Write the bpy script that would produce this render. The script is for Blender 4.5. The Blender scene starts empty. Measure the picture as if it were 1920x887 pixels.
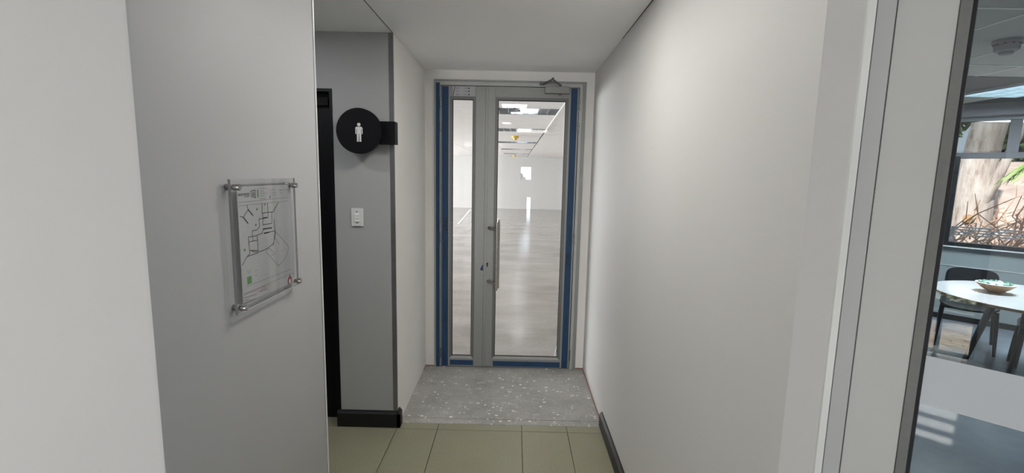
import bpy, bmesh, math, random
from mathutils import Matrix, Vector
random.seed(7)
S = bpy.context.scene
COL = S.collection
PI = math.pi

# ---------------------------------------------------------------- camera
CAM_H = 1.72
f_px, yaw, pitch, roll = 875.7, -0.0044, 0.1346, 0.0212
cam = bpy.data.cameras.new('camera'); co = bpy.data.objects.new('camera', cam); COL.objects.link(co)
cam.sensor_fit = 'HORIZONTAL'; cam.sensor_width = 36.0; cam.lens = f_px / 1920 * 36.0
cam.clip_start = 0.02; cam.clip_end = 300
fw = Vector((math.sin(yaw)*math.cos(pitch), math.cos(yaw)*math.cos(pitch), -math.sin(pitch)))
rt = Vector((math.cos(yaw), -math.sin(yaw), 0)); up = rt.cross(fw)
r2 = rt*math.cos(roll) + up*math.sin(roll); u2 = -rt*math.sin(roll) + up*math.cos(roll)
M = Matrix((r2, u2, -fw)).transposed().to_4x4(); M.translation = (0, 0, CAM_H)
co.matrix_world = M
S.camera = co

# the glass partition and the office behind it stand at 44 degrees to the corridor:
# frame SN has s running along the partition and n straight into the office
GS = 0.7719
DV = Vector((math.sin(GS), -math.cos(GS), 0)); NV = Vector((math.cos(GS), math.sin(GS), 0))
SN = Matrix.Rotation(math.atan2(DV.y, DV.x), 4, 'Z')
WORLD = Matrix.Identity(4)

# ---------------------------------------------------------------- light and exposure
S.view_settings.view_transform = 'Standard'; S.view_settings.look = 'None'
S.view_settings.exposure = 0.3; S.view_settings.gamma = 1.0; S.view_settings.use_curve_mapping = False
world = bpy.data.worlds.new('world'); S.world = world; world.use_nodes = True
bg = world.node_tree.nodes['Background']; bg.inputs[0].default_value = (0.80, 0.90, 1.0, 1); bg.inputs[1].default_value = 2.2
sun = bpy.data.lights.new('sun', 'SUN'); sun.energy = 15.0; sun.angle = 0.01; sun.color = (1.0, 0.95, 0.86)
so = bpy.data.objects.new('sun', sun); COL.objects.link(so)
SUN_EL = math.radians(41.0)
sdir = NV*math.cos(SUN_EL) - Vector((0, 0, math.sin(SUN_EL)))
so.rotation_euler = sdir.to_track_quat('-Z', 'Y').to_euler(); so.location = (-6, -6, 9)

E_FOYER, E_CORR, E_ALC, E_FAR, E_OFF, E_PASSAGE_FILL, E_HALL = 1.0, 6.0, 3.1, 3.5, 66.0, 150.0, 1420.0

# ---------------------------------------------------------------- materials
def new_mat(name):
    m = bpy.data.materials.new(name); m.use_nodes = True
    nt = m.node_tree; b = nt.nodes['Principled BSDF']
    return m, nt, b
def coords(nt, scale=1.0):
    tc = nt.nodes.new('ShaderNodeNewGeometry')
    mp = nt.nodes.new('ShaderNodeMapping'); mp.inputs['Scale'].default_value = (scale, scale, scale) if not hasattr(scale, '__len__') else scale
    nt.links.new(tc.outputs['Position'], mp.inputs['Vector'])
    return mp.outputs['Vector']
def noise(nt, vec, scale, detail=4, rough=0.55):
    n = nt.nodes.new('ShaderNodeTexNoise'); n.inputs['Scale'].default_value = scale
    n.inputs['Detail'].default_value = detail; n.inputs['Roughness'].default_value = rough
    nt.links.new(vec, n.inputs['Vector']); return n.outputs['Fac']
def ramp(nt, fac, stops):
    r = nt.nodes.new('ShaderNodeValToRGB'); cr = r.color_ramp
    while len(cr.elements) < len(stops): cr.elements.new(0.5)
    for e, (p, c) in zip(cr.elements, stops):
        e.position = p; e.color = (*c, 1) if len(c) == 3 else c
    nt.links.new(fac, r.inputs['Fac']); return r.outputs['Color']
def mixc(nt, fac, a, b):
    m = nt.nodes.new('ShaderNodeMix'); m.data_type = 'RGBA'
    for v, s in ((fac, m.inputs[0]), (a, m.inputs[6]), (b, m.inputs[7])):
        if isinstance(v, (int, float)): s.default_value = v
        elif isinstance(v, tuple): s.default_value = (*v, 1)
        else: nt.links.new(v, s)
    return m.outputs[2]
def bump(nt, b, h, strength, dist=0.002):
    n = nt.nodes.new('ShaderNodeBump'); n.inputs['Strength'].default_value = strength; n.inputs['Distance'].default_value = dist
    nt.links.new(h, n.inputs['Height']); nt.links.new(n.outputs['Normal'], b.inputs['Normal'])
def plain(name, col, rough=0.5, metal=0.0, var=0.06, nscale=6.0, bmp=0.0, bscale=200.0):
    m, nt, b = new_mat(name)
    v = coords(nt)
    lo = tuple(c*(1-var) for c in col); hi = tuple(min(1, c*(1+var)) for c in col)
    nt.links.new(ramp(nt, noise(nt, v, nscale), [(0.3, lo), (0.7, hi)]), b.inputs['Base Color'])
    b.inputs['Roughness'].default_value = rough; b.inputs['Metallic'].default_value = metal
    if bmp: bump(nt, b, noise(nt, v, bscale, 2), bmp)
    return m
MT = {}
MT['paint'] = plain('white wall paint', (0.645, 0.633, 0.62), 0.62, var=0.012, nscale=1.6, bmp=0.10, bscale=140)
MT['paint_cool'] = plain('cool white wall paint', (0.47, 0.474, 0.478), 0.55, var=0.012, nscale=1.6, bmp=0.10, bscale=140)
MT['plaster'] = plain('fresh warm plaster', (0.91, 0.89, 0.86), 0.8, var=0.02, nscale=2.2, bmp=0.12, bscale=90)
MT['ceil'] = plain('ceiling paint', (0.93, 0.93, 0.925), 0.85, var=0.02, nscale=1.5, bmp=0.06, bscale=100)
MT['tilebd'] = plain('ceiling board', (0.92, 0.905, 0.90), 0.85, var=0.012)
MT['hallwall'] = plain('hall wall paint', (0.53, 0.525, 0.515), 0.8, var=0.012)
MT['tbar'] = plain('white metal grid bar', (0.96, 0.96, 0.90), 0.4)
MT['dark_gap'] = plain('dark joint', (0.10, 0.10, 0.10), 0.8)
MT['alu'] = plain('natural anodised aluminium', (0.27, 0.273, 0.262), 0.42, metal=0.25, var=0.03, nscale=30)
MT['alu_dark'] = plain('darker glazing bead aluminium', (0.15, 0.15, 0.142), 0.45, metal=0.25, var=0.04, nscale=30)
MT['alu_frame'] = plain('frame aluminium', (0.43, 0.432, 0.42), 0.42, metal=0.2, var=0.03, nscale=30)
MT['alu_part'] = plain('partition aluminium', (0.20, 0.20, 0.195), 0.4, metal=0.3, var=0.05, nscale=60)
MT['alu_guard'] = plain('dull corner aluminium', (0.26, 0.26, 0.265), 0.3, metal=0.7, var=0.1, nscale=12)
MT['chrome'] = plain('brushed steel', (0.36, 0.35, 0.335), 0.25, metal=1.0, var=0.05, nscale=40)
MT['handle'] = plain('bronzed brushed steel', (0.36, 0.33, 0.30), 0.3, metal=0.9, var=0.1, nscale=50)
MT['black'] = plain('black satin enamel', (0.006, 0.006, 0.008), 0.4, var=0.1)
MT['black_matt'] = plain('black satin', (0.004, 0.004, 0.006), 0.55, var=0.1)
for k in ('black', 'black_matt'): MT[k].node_tree.nodes['Principled BSDF'].inputs['Specular IOR Level'].default_value = 0.22
MT['skirt'] = plain('black skirting', (0.007, 0.0065, 0.0065), 0.55, var=0.3, nscale=40)
MT['gasket'] = plain('black rubber', (0.01, 0.01, 0.014), 0.6)
MT['tape'] = plain('blue protective film', (0.006, 0.043, 0.115), 0.6, var=0.08, nscale=12)
MT['ink'] = plain('black marker ink', (0.006, 0.006, 0.012), 0.6)
MT['white_pl'] = plain('white plastic', (0.80, 0.80, 0.78), 0.35, var=0.01)
MT['white_sign'] = plain('white vinyl', (0.85, 0.85, 0.84), 0.5, var=0.01)
MT['sheet'] = plain('grey printed sheet', (0.50, 0.50, 0.505), 0.5, var=0.02)
MT['print_blk'] = plain('black print', (0.03, 0.03, 0.035), 0.6)
MT['print_gry'] = plain('grey print', (0.20, 0.20, 0.21), 0.6)
MT['print_grn'] = plain('green print', (0.10, 0.28, 0.07), 0.6)
MT['print_red'] = plain('red print', (0.45, 0.05, 0.04), 0.6)
MT['print_pink'] = plain('faded red print', (0.40, 0.22, 0.20), 0.6)
MT['sticker'] = plain('silver sticker', (0.46, 0.465, 0.49), 0.5, var=0.02)
MT['film'] = plain('frosted film', (0.66, 0.69, 0.73), 0.7, var=0.01)
MT['pink'] = plain('raw red primer edge', (0.36, 0.21, 0.19), 0.8, var=0.25, nscale=40)
MT['grey_door'] = plain('painted post', (0.62, 0.615, 0.60), 0.45, var=0.012)
MT['post_dk'] = plain('painted strip', (0.54, 0.545, 0.545), 0.45, var=0.012)
MT['strip_w'] = plain('white gloss bead', (0.84, 0.85, 0.83), 0.25, var=0.01)
MT['wood'] = plain('pale plywood edge', (0.42, 0.26, 0.13), 0.45, var=0.15, nscale=25)
MT['table_top'] = plain('white laminate', (0.80, 0.80, 0.82), 0.12, var=0.01)
MT['table_leg'] = plain('grey green steel', (0.10, 0.12, 0.12), 0.4, var=0.05)
MT['chair'] = plain('black moulded chair', (0.010, 0.011, 0.016), 0.45, var=0.15)
MT['office_wall'] = plain('blue grey office paint', (0.33, 0.37, 0.385), 0.6, var=0.015)
MT['bulkhead'] = plain('grey bulkhead', (0.30, 0.30, 0.33), 0.6, var=0.02)
MT['win_black'] = plain('black window frame', (0.012, 0.014, 0.022), 0.35)
MT['win_grey'] = plain('grey window mullion', (0.13, 0.13, 0.15), 0.5)
MT['detector'] = plain('grey detector plastic', (0.30, 0.31, 0.34), 0.5, var=0.03)
MT['yellow'] = plain('yellow plastic', (0.75, 0.50, 0.06), 0.5)
MT['candy_g'] = plain('mint green wrapper', (0.22, 0.50, 0.36), 0.25, var=0.1)
MT['candy_w'] = plain('white wrapper', (0.75, 0.80, 0.78), 0.25)
MT['green'] = plain('green palm leaf', (0.16, 0.33, 0.05), 0.5, var=0.5, nscale=8)
MT['leaf_dk'] = plain('olive tree leaf', (0.07, 0.12, 0.045), 0.6, var=0.5, nscale=2)
MT['lawn'] = plain('darkened lawn', (0.028, 0.030, 0.024), 0.95, var=0.4, nscale=3)  # lawn colour darkened to cut its reflection in the partition glass
MT['twig'] = plain('dry red brown twig', (0.46, 0.30, 0.22), 0.8, var=0.45, nscale=6)
MT['rail'] = plain('white painted rail', (0.80, 0.80, 0.84), 0.4)
MT['louvre'] = plain('mirror louvre', (0.80, 0.82, 0.85), 0.15, metal=0.9, var=0.12, nscale=9)
MT['tray'] = plain('white light tray', (0.78, 0.80, 0.82), 0.4)

def m_emit(name, col, strength):
    m, nt, b = new_mat(name)
    b.inputs['Base Color'].default_value = (0.8, 0.8, 0.8, 1)
    b.inputs['Emission Color'].default_value = (*col, 1); b.inputs['Emission Strength'].default_value = strength
    return m
MT['tube'] = m_emit('lit tube', (0.95, 0.98, 1.0), 6.0)
MT['tube_blue'] = m_emit('lit cool tube', (0.55, 0.85, 1.0), 3.0)
MT['tray_lit'] = m_emit('lit blue white diffuser', (0.50, 0.80, 0.95), 1.0)
MT['downlight'] = m_emit('lit downlight', (1.0, 0.97, 0.92), 8.0)

def m_glass(name, tint, ior=1.45, boost=1.0):
    m, nt, b = new_mat(name); nt.nodes.remove(b); out = nt.nodes['Material Output']
    tr = nt.nodes.new('ShaderNodeBsdfTransparent'); tr.inputs[0].default_value = (*tint, 1)
    gl = nt.nodes.new('ShaderNodeBsdfGlossy'); gl.inputs['Roughness'].default_value = 0.0
    lw = nt.nodes.new('ShaderNodeLayerWeight'); lw.inputs['Blend'].default_value = 0.5
    pw = nt.nodes.new('ShaderNodeMath'); pw.operation = 'POWER'; pw.inputs[1].default_value = 5.0; nt.links.new(lw.outputs['Facing'], pw.inputs[0])
    R0 = ((ior-1)/(ior+1))**2
    fr = nt.nodes.new('ShaderNodeMath'); fr.operation = 'MULTIPLY_ADD'; fr.inputs[1].default_value = 1-R0; fr.inputs[2].default_value = R0; nt.links.new(pw.outputs[0], fr.inputs[0])
    mx = nt.nodes.new('ShaderNodeMixShader')
    mu = nt.nodes.new('ShaderNodeMath'); mu.operation = 'MULTIPLY'; mu.inputs[1].default_value = boost
    nt.links.new(fr.outputs[0], mu.inputs[0]); nt.links.new(mu.outputs[0], mx.inputs[0])
    nt.links.new(tr.outputs[0], mx.inputs[1]); nt.links.new(gl.outputs[0], mx.inputs[2]); nt.links.new(mx.outputs[0], out.inputs[0])
    return m
MT['glass'] = m_glass('clear pane', (0.985, 0.99, 0.985))
MT['glass_tint'] = m_glass('grey tinted pane', (0.42, 0.44, 0.45))
MT['glass_dim'] = m_glass('dimming pane', (0.66, 0.67, 0.68))  # tint added to dim the bright view outside the office window
MT['glass_part'] = m_glass('partition pane', (0.985, 0.99, 0.985), boost=1.6)
MT['acrylic'] = m_glass('clear acrylic', (0.965, 0.97, 0.97), 1.49)

def m_concrete():
    m, nt, b = new_mat('bare screed with paint drips'); v = coords(nt)
    base = ramp(nt, noise(nt, v, 3.2, 8, 0.65), [(0.25, (0.36, 0.353, 0.33)), (0.5, (0.50, 0.493, 0.465)), (0.75, (0.61, 0.603, 0.578))])
    fine = ramp(nt, noise(nt, v, 60, 6, 0.7), [(0.35, (0.72, 0.72, 0.72)), (0.65, (1, 1, 1))])
    mul = nt.nodes.new('ShaderNodeMix'); mul.data_type = 'RGBA'; mul.blend_type = 'MULTIPLY'; mul.inputs[0].default_value = 0.8
    nt.links.new(base, mul.inputs[6]); nt.links.new(fine, mul.inputs[7])
    vo = nt.nodes.new('ShaderNodeTexVoronoi'); vo.inputs['Scale'].default_value = 34; vo.inputs['Randomness'].default_value = 1.0
    w = nt.nodes.new('ShaderNodeMapping'); nt.links.new(v, w.inputs[0])
    wn = nt.nodes.new('ShaderNodeTexNoise'); wn.inputs['Scale'].default_value = 45; nt.links.new(v, wn.inputs['Vector'])
    ad = nt.nodes.new('ShaderNodeVectorMath'); ad.operation = 'MULTIPLY_ADD'; ad.inputs[1].default_value = (0.016, 0.016, 0.016)
    nt.links.new(wn.outputs['Color'], ad.inputs[0]); nt.links.new(v, ad.inputs[2]); nt.links.new(ad.outputs[0], vo.inputs['Vector'])
    sel = nt.nodes.new('ShaderNodeSeparateColor'); nt.links.new(vo.outputs['Color'], sel.inputs[0])
    rad = nt.nodes.new('ShaderNodeMapRange'); rad.inputs[1].default_value = 0.80; rad.inputs[2].default_value = 1.0; rad.inputs[3].default_value = 0.0; rad.inputs[4].default_value = 0.46
    nt.links.new(sel.outputs[0], rad.inputs[0])
    lt = nt.nodes.new('ShaderNodeMath'); lt.operation = 'LESS_THAN'; nt.links.new(vo.outputs['Distance'], lt.inputs[0]); nt.links.new(rad.outputs[0], lt.inputs[1])
    patch = ramp(nt, noise(nt, v, 14, 7, 0.7), [(0.555, (0, 0, 0)), (0.66, (0.85, 0.85, 0.85))])
    c1 = mixc(nt, patch, mul.outputs[2], (0.66, 0.653, 0.635))
    c2 = mixc(nt, lt.outputs[0], c1, (0.86, 0.85, 0.84))
    nt.links.new(c2, b.inputs['Base Color']); b.inputs['Roughness'].default_value = 0.8
    bump(nt, b, noise(nt, v, 40, 8, 0.7), 0.5, 0.004)
    return m
MT['concrete'] = m_concrete()
def m_tile():
    m, nt, b = new_mat('beige porcelain'); v = coords(nt)
    c = ramp(nt, noise(nt, v, 90, 6, 0.7), [(0.3, (0.31, 0.295, 0.20)), (0.7, (0.385, 0.37, 0.265))])
    c2 = ramp(nt, noise(nt, v, 2.5, 3), [(0.3, (0.90, 0.90, 0.90)), (0.7, (1, 1, 1))])
    mul = nt.nodes.new('ShaderNodeMix'); mul.data_type = 'RGBA'; mul.blend_type = 'MULTIPLY'; mul.inputs[0].default_value = 1
    nt.links.new(c, mul.inputs[6]); nt.links.new(c2, mul.inputs[7]); nt.links.new(mul.outputs[2], b.inputs['Base Color'])
    b.inputs['Roughness'].default_value = 0.42
    return m
MT['tile'] = m_tile(); MT['grout'] = plain('dark grout', (0.13, 0.12, 0.09), 0.9)
def m_farfloor():
    m, nt, b = new_mat('polished screed'); v = coords(nt, (1.0, 2.2, 1.0))
    c = ramp(nt, noise(nt, v, 0.8, 9, 0.62), [(0.28, (0.23, 0.208, 0.19)), (0.5, (0.33, 0.305, 0.285)), (0.72, (0.42, 0.397, 0.378))])
    f = ramp(nt, noise(nt, v, 22, 8, 0.75), [(0.3, (0.80, 0.79, 0.78)), (0.6, (1, 1, 1))])
    mul = nt.nodes.new('ShaderNodeMix'); mul.data_type = 'RGBA'; mul.blend_type = 'MULTIPLY'; mul.inputs[0].default_value = 1
    nt.links.new(c, mul.inputs[6]); nt.links.new(f, mul.inputs[7]); nt.links.new(mul.outputs[2], b.inputs['Base Color'])
    rr = nt.nodes.new('ShaderNodeMapRange'); rr.inputs[3].default_value = 0.07; rr.inputs[4].default_value = 0.26
    nt.links.new(noise(nt, v, 3.0, 6), rr.inputs[0]); nt.links.new(rr.outputs[0], b.inputs['Roughness'])
    return m
MT['farfloor'] = m_farfloor()
def m_officefloor():
    m, nt, b = new_mat('blue grey power floated floor'); v = coords(nt)
    nt.links.new(ramp(nt, noise(nt, v, 2.2, 8, 0.65), [(0.3, (0.16, 0.19, 0.235)), (0.7, (0.26, 0.29, 0.34))]), b.inputs['Base Color'])
    b.inputs['Roughness'].default_value = 0.22
    return m
MT['officefloor'] = m_officefloor()
def m_pavers():
    m, nt, b = new_mat('brick paving'); v = coords(nt)
    br = nt.nodes.new('ShaderNodeTexBrick'); br.inputs['Scale'].default_value = 4.5
    br.inputs['Color1'].default_value = (0.52, 0.38, 0.29, 1); br.inputs['Color2'].default_value = (0.62, 0.50, 0.40, 1); br.inputs['Mortar'].default_value = (0.30, 0.27, 0.25, 1)
    br.inputs['Mortar Size'].default_value = 0.02
    nt.links.new(v, br.inputs['Vector']); nt.links.new(br.outputs['Color'], b.inputs['Base Color']); b.inputs['Roughness'].default_value = 0.85
    return m
MT['pavers'] = m_pavers()
def m_soil():
    m, nt, b = new_mat('dry ground'); v = coords(nt)
    nt.links.new(ramp(nt, noise(nt, v, 3, 8, 0.7), [(0.3, (0.27, 0.20, 0.165)), (0.7, (0.50, 0.42, 0.375))]), b.inputs['Base Color']); b.inputs['Roughness'].default_value = 0.95
    return m
MT['soil'] = m_soil()
def m_bark():
    m, nt, b = new_mat('pale peeling bark'); v = coords(nt, (1, 1, 0.22))
    n = noise(nt, v, 9, 8, 0.7)
    nt.links.new(ramp(nt, n, [(0.32, (0.20, 0.15, 0.12)), (0.45, (0.42, 0.36, 0.33)), (0.68, (0.60, 0.56, 0.53))]), b.inputs['Base Color'])
    b.inputs['Roughness'].default_value = 0.9; bump(nt, b, n, 0.8, 0.03)
    return m
MT['bark'] = m_bark()

# ---------------------------------------------------------------- mesh helpers
WM = {}
class MB:
    """collects solids in one frame, then links them as ONE mesh object"""
    def __init__(s, frame=WORLD): s.v = []; s.f = []; s.F = frame; s.cuts = []
    def mark(s): s.cuts.append((len(s.v), len(s.f)))
    def each(s, name, mat, parent=None, smooth=False):
        """every solid collected so far becomes an object of its own"""
        out = []; cv = [c for c in s.cuts]; v0 = f0 = 0
        for v1, f1 in cv:
            m = MB(s.F); m.v = s.v[v0:v1]; m.f = [[i-v0 for i in f] for f in s.f[f0:f1]]
            out.append(m.build(name, mat, parent, smooth)); v0, f0 = v1, f1
        return out
    def box(s, x0, x1, y0, y1, z0, z1, bev=0.0):
        b = bmesh.new(); bmesh.ops.create_cube(b, size=1)
        for w in b.verts: w.co = Vector(((x0+x1)/2 + w.co.x*(x1-x0), (y0+y1)/2 + w.co.y*(y1-y0), (z0+z1)/2 + w.co.z*(z1-z0)))
        if bev: bmesh.ops.bevel(b, geom=b.edges[:], offset=bev, segments=2, profile=0.5, affect='EDGES')
        return s.add(b)
    def add(s, b, M4=None):
        o = len(s.v); b.verts.index_update()
        for w in b.verts: s.v.append((M4 @ w.co) if M4 else w.co.copy())
        for fc in b.faces: s.f.append([o + w.index for w in fc.verts])
        b.free(); s.mark(); return s
    def prism(s, poly, z0, z1, axis='z', bev=0.0):
        n = len(poly); b = bmesh.new()
        def mk(a, c, h): return {'z': (a, c, h), 'y': (a, h, c), 'x': (h, a, c)}[axis]
        lo = [b.verts.new(mk(a, c, z0)) for a, c in poly]; hi = [b.verts.new(mk(a, c, z1)) for a, c in poly]
        b.faces.new(lo); b.faces.new(hi)
        for i in range(n): b.faces.new((lo[i], lo[(i+1) % n], hi[(i+1) % n], hi[i]))
        bmesh.ops.recalc_face_normals(b, faces=b.faces[:])
        if bev: bmesh.ops.bevel(b, geom=b.edges[:], offset=bev, segments=2, affect='EDGES')
        return s.add(b)
    def tube(s, pts, rad, seg=8, cap=True, flat=1.0):
        pts = [Vector(p) for p in pts]; n = len(pts); rads = rad if hasattr(rad, '__len__') else [rad]*n
        o = len(s.v); prev = None
        for i, p in enumerate(pts):
            t = (pts[min(i+1, n-1)] - pts[max(i-1, 0)]).normalized()
            a = prev if prev else (Vector((0, 0, 1)) if abs(t.z) < 0.9 else Vector((1, 0, 0)))
            a = (a - t*a.dot(t)).normalized(); c = t.cross(a); prev = a
            for k in range(seg):
                th = 2*PI*k/seg; s.v.append(p + a*math.cos(th)*rads[i] + c*math.sin(th)*rads[i]*flat)
        for i in range(n-1):
            for k in range(seg):
                s.f.append([o+i*seg+k, o+i*seg+(k+1) % seg, o+(i+1)*seg+(k+1) % seg, o+(i+1)*seg+k])
        if cap:
            s.f.append([o+k for k in range(seg)][::-1]); s.f.append([o+(n-1)*seg+k for k in range(seg)])
        s.mark(); return s
    def lathe(s, prof, c, seg=32, axis='z'):
        o = len(s.v); n = len(prof); c = Vector(c)
        for r, h in prof:
            for k in range(seg):
                th = 2*PI*k/seg; a, b = r*math.cos(th), r*math.sin(th)
                s.v.append(c + Vector({'z': (a, b, h), 'y': (a, h, b), 'x': (h, a, b)}[axis]))
        for i in range(n-1):
            for k in range(seg):
                s.f.append([o+i*seg+k, o+i*seg+(k+1) % seg, o+(i+1)*seg+(k+1) % seg, o+(i+1)*seg+k])
        s.f.append([o+k for k in range(seg)][::-1]); s.f.append([o+(n-1)*seg+k for k in range(seg)])
        s.mark(); return s
    def quad(s, a, b, c, d):
        o = len(s.v); s.v += [Vector(a), Vector(b), Vector(c), Vector(d)]; s.f.append([o, o+1, o+2, o+3]); return s
    def build(s, name, mat, parent=None, smooth=False, origin=None):
        me = bpy.data.meshes.new(name); ob = bpy.data.objects.new(name, me); COL.objects.link(ob)
        if parent is None:
            if origin is None:
                xs, ys, zs = zip(*[(v.x, v.y, v.z) for v in s.v])
                origin = Vector(((min(xs)+max(xs))/2, (min(ys)+max(ys))/2, min(zs)))
            W = s.F @ Matrix.Translation(origin); ob.matrix_world = W
            T = Matrix.Translation(-Vector(origin))
            loc = [T @ v for v in s.v]
        else:
            W = WM[parent.name]; I = W.inverted() @ s.F
            ob.parent = parent; loc = [I @ v for v in s.v]
        WM[ob.name] = W
        me.from_pydata([tuple(v) for v in loc], [], s.f)
        b = bmesh.new(); b.from_mesh(me); bmesh.ops.recalc_face_normals(b, faces=b.faces[:]); b.to_mesh(me); b.free()
        me.materials.append(MT[mat] if isinstance(mat, str) else mat)
        if smooth:
            for p in me.polygons: p.use_smooth = True
            try: me.set_sharp_from_angle(angle=math.radians(40))
            except Exception: pass
        return ob
def tag(o, label=None, cat=None, group=None, kind=None):
    if label: o['label'] = label
    if cat: o['category'] = cat
    if group: o['group'] = group
    if kind: o['kind'] = kind
    return o
def root(name, loc, frame=WORLD, rz=0.0, **kw):
    o = bpy.data.objects.new(name, None); COL.objects.link(o); o.empty_display_size = 0.1
    W = frame @ Matrix.Translation(loc) @ Matrix.Rotation(rz, 4, 'Z'); o.matrix_world = W; WM[o.name] = W
    return tag(o, **kw)
def B(name, mat, dims, parent=None, bev=0.0, frame=WORLD):
    return MB(frame).box(*dims, bev=bev).build(name, mat, parent)
def struct(o, label): return tag(o, label, kind='structure')
def struct_each(mb, name, piece, mat, label):
    xs, ys, zs = zip(*[(v.x, v.y, v.z) for v in mb.v])
    r = root(name, ((min(xs)+max(xs))/2, (min(ys)+max(ys))/2, min(zs)), mb.F, kind='structure', label=label)
    mb.each(piece, mat, r); return r
def sub_copy(src, parent, name=None, delta=(0, 0, 0)):
    c = src.copy(); COL.objects.link(c); c.parent = parent; c.location = src.location + Vector(delta); WM[c.name] = WM[src.name]; return c
def text_mesh(name, body, size, X, Y, pos, mat, parent, shear=0.0, width=None, thick=0.0004, align='CENTER'):
    """flat lettering: X reading direction, Y up direction, pos centre of the text"""
    cu = bpy.data.curves.new('lettering', 'FONT'); cu.body = body; cu.size = size; cu.align_x = align; cu.align_y = 'CENTER'
    cu.shear = shear; cu.extrude = thick; cu.resolution_u = 2
    tmp = bpy.data.objects.new('lettering', cu); COL.objects.link(tmp)
    me = bpy.data.meshes.new_from_object(tmp.evaluated_get(bpy.context.evaluated_depsgraph_get()))
    bpy.data.objects.remove(tmp); bpy.data.curves.remove(cu)
    X = Vector(X).normalized(); Y = Vector(Y).normalized(); Z = X.cross(Y)
    k = 1.0
    if width:
        xs = [v.co.x for v in me.vertices]; k = width/(max(xs)-min(xs))
    Mx = Matrix((X, Y, Z)).transposed().to_4x4(); Mx.translation = Vector(pos)
    A = WM[parent.name].inverted() @ Mx @ Matrix.Diagonal((k, 1, 1, 1))
    me.transform(A); me.materials.clear(); me.materials.append(MT[mat])
    o = bpy.data.objects.new(name, me); COL.objects.link(o); o.parent = parent; WM[o.name] = WM[parent.name]
    return o
def area(name, loc, size, energy, target=(0, 0, -1), col=(1, 1, 1), sy=None, shape='RECTANGLE', spread=None, rz=0.0):
    l = bpy.data.lights.new(name, 'AREA'); l.shape = shape; l.size = size
    if shape in ('RECTANGLE', 'ELLIPSE'): l.size_y = sy or size
    l.energy = energy; l.color = col
    if spread: l.spread = spread
    o = bpy.data.objects.new(name, l); COL.objects.link(o); o.location = loc
    o.rotation_euler = Vector(target).to_track_quat('-Z', 'Y').to_euler()
    if rz: o.rotation_euler.z = rz
    return o

# ================================================================ STRUCTURE
XL, XR, YD, YA, YL, YN, HC = -0.763, 0.637, 3.977, 2.967, 1.818, 0.9535, 2.549
P0 = Vector((XR, 1.0255, 0)); N0 = P0.dot(NV); S0 = P0.dot(DV)

# ---- floor: grout bed with single tiles
floor = B('floor', 'grout', (-5.2, 1.05, 0.538, 3.075, -0.12, -0.007)); struct(floor, 'olive beige floor tiles with dark grout at the corridor mouth')
cols = [-2.513, -1.913, -1.338, -0.763, -0.488, 0.080, 0.387, 0.955]
rows = [-0.062, 0.538, 1.138, 1.738, 2.338, 2.938, 3.018]
g = 0.0019
def tile(x0, x1, y0, y1):
    return MB().box(x0+g, x1-g, y0+g, y1-g, -0.02, 0.0, bev=0.0012).build('tile', 'tile', floor)
for i in range(len(cols)-1):
    for j in range(len(rows)-1):
        x0, x1, y0, y1 = cols[i], cols[i+1], rows[j], rows[j+1]
        if y1 <= 0.6: continue
        if x1 <= XL+0.01 and y1 < YL+0.1: continue
        if x0 >= XR: continue
        if y1 > 3.0 and x1 <= XL+0.01: y1 = 3.075
        if x1 > XR+0.05: x1 = XR+0.05
        tile(x0, x1, y0, y1)
slab = B('floor_screed', 'concrete', (XL-0.05, XR+0.05, 3.092, 4.06, -0.14, -0.001)); struct(slab, 'bare grey screed with white paint drips before the glazed doors')
strip = B('floor_mortar', 'concrete', (XL-0.02, XR+0.05, 3.0185, 3.0915, -0.14, -0.004)); struct(strip, 'narrow mortar strip between the tiles and the bare screed')
bits = [(-0.78, -0.44), (-0.437, -0.31), (-0.307, 0.02), (0.023, 0.36), (0.363, 0.66)]
for a, b in bits: B('mortar_bed', 'concrete', (a, b, 3.021, 3.089, -0.02, -0.0015), strip, bev=0.002)
MT['foyerfloor'] = plain('pale blue grey foyer floor', (0.38, 0.42, 0.47), 0.3, var=0.12, nscale=1.5)
struct(MB().prism([(-5.2, 0.537), (1.10, 0.537), (4.26, -2.70), (0.76, -6.50), (-5.2, -0.38)], -0.12, 0.0).build('floor_foyer', 'foyerfloor'), 'blue grey foyer floor behind the viewer')

# ---- walls of the corridor
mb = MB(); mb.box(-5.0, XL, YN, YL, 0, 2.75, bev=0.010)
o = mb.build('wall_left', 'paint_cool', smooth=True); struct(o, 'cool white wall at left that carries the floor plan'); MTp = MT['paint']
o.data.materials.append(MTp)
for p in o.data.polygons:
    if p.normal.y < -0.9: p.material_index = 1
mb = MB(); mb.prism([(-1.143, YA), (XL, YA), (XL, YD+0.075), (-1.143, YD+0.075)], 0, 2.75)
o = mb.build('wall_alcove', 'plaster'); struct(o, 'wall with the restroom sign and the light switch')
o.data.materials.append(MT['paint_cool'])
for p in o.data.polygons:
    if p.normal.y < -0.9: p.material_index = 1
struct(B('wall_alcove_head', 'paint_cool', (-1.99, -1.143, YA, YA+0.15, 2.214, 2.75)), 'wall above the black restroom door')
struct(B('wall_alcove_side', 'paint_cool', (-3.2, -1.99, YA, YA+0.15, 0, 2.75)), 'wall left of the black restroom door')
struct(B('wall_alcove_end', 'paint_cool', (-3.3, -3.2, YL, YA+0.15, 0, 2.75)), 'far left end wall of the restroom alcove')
mb = MB(); mb.box(XL, -0.679, YD, YD+0.075, 0, 2.75); mb.box(0.5645, XR, YD, YD+0.075, 0, 2.75); mb.box(-0.679, 0.5645, YD, YD+0.075, 2.469, 2.75)
struct_each(mb, 'wall_end', 'wall_panel', 'plaster', 'plastered end wall around the double door')
def PS(s, n=0.0): return (P0.x + DV.x*s + NV.x*n, P0.y + DV.y*s + NV.y*n)
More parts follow.
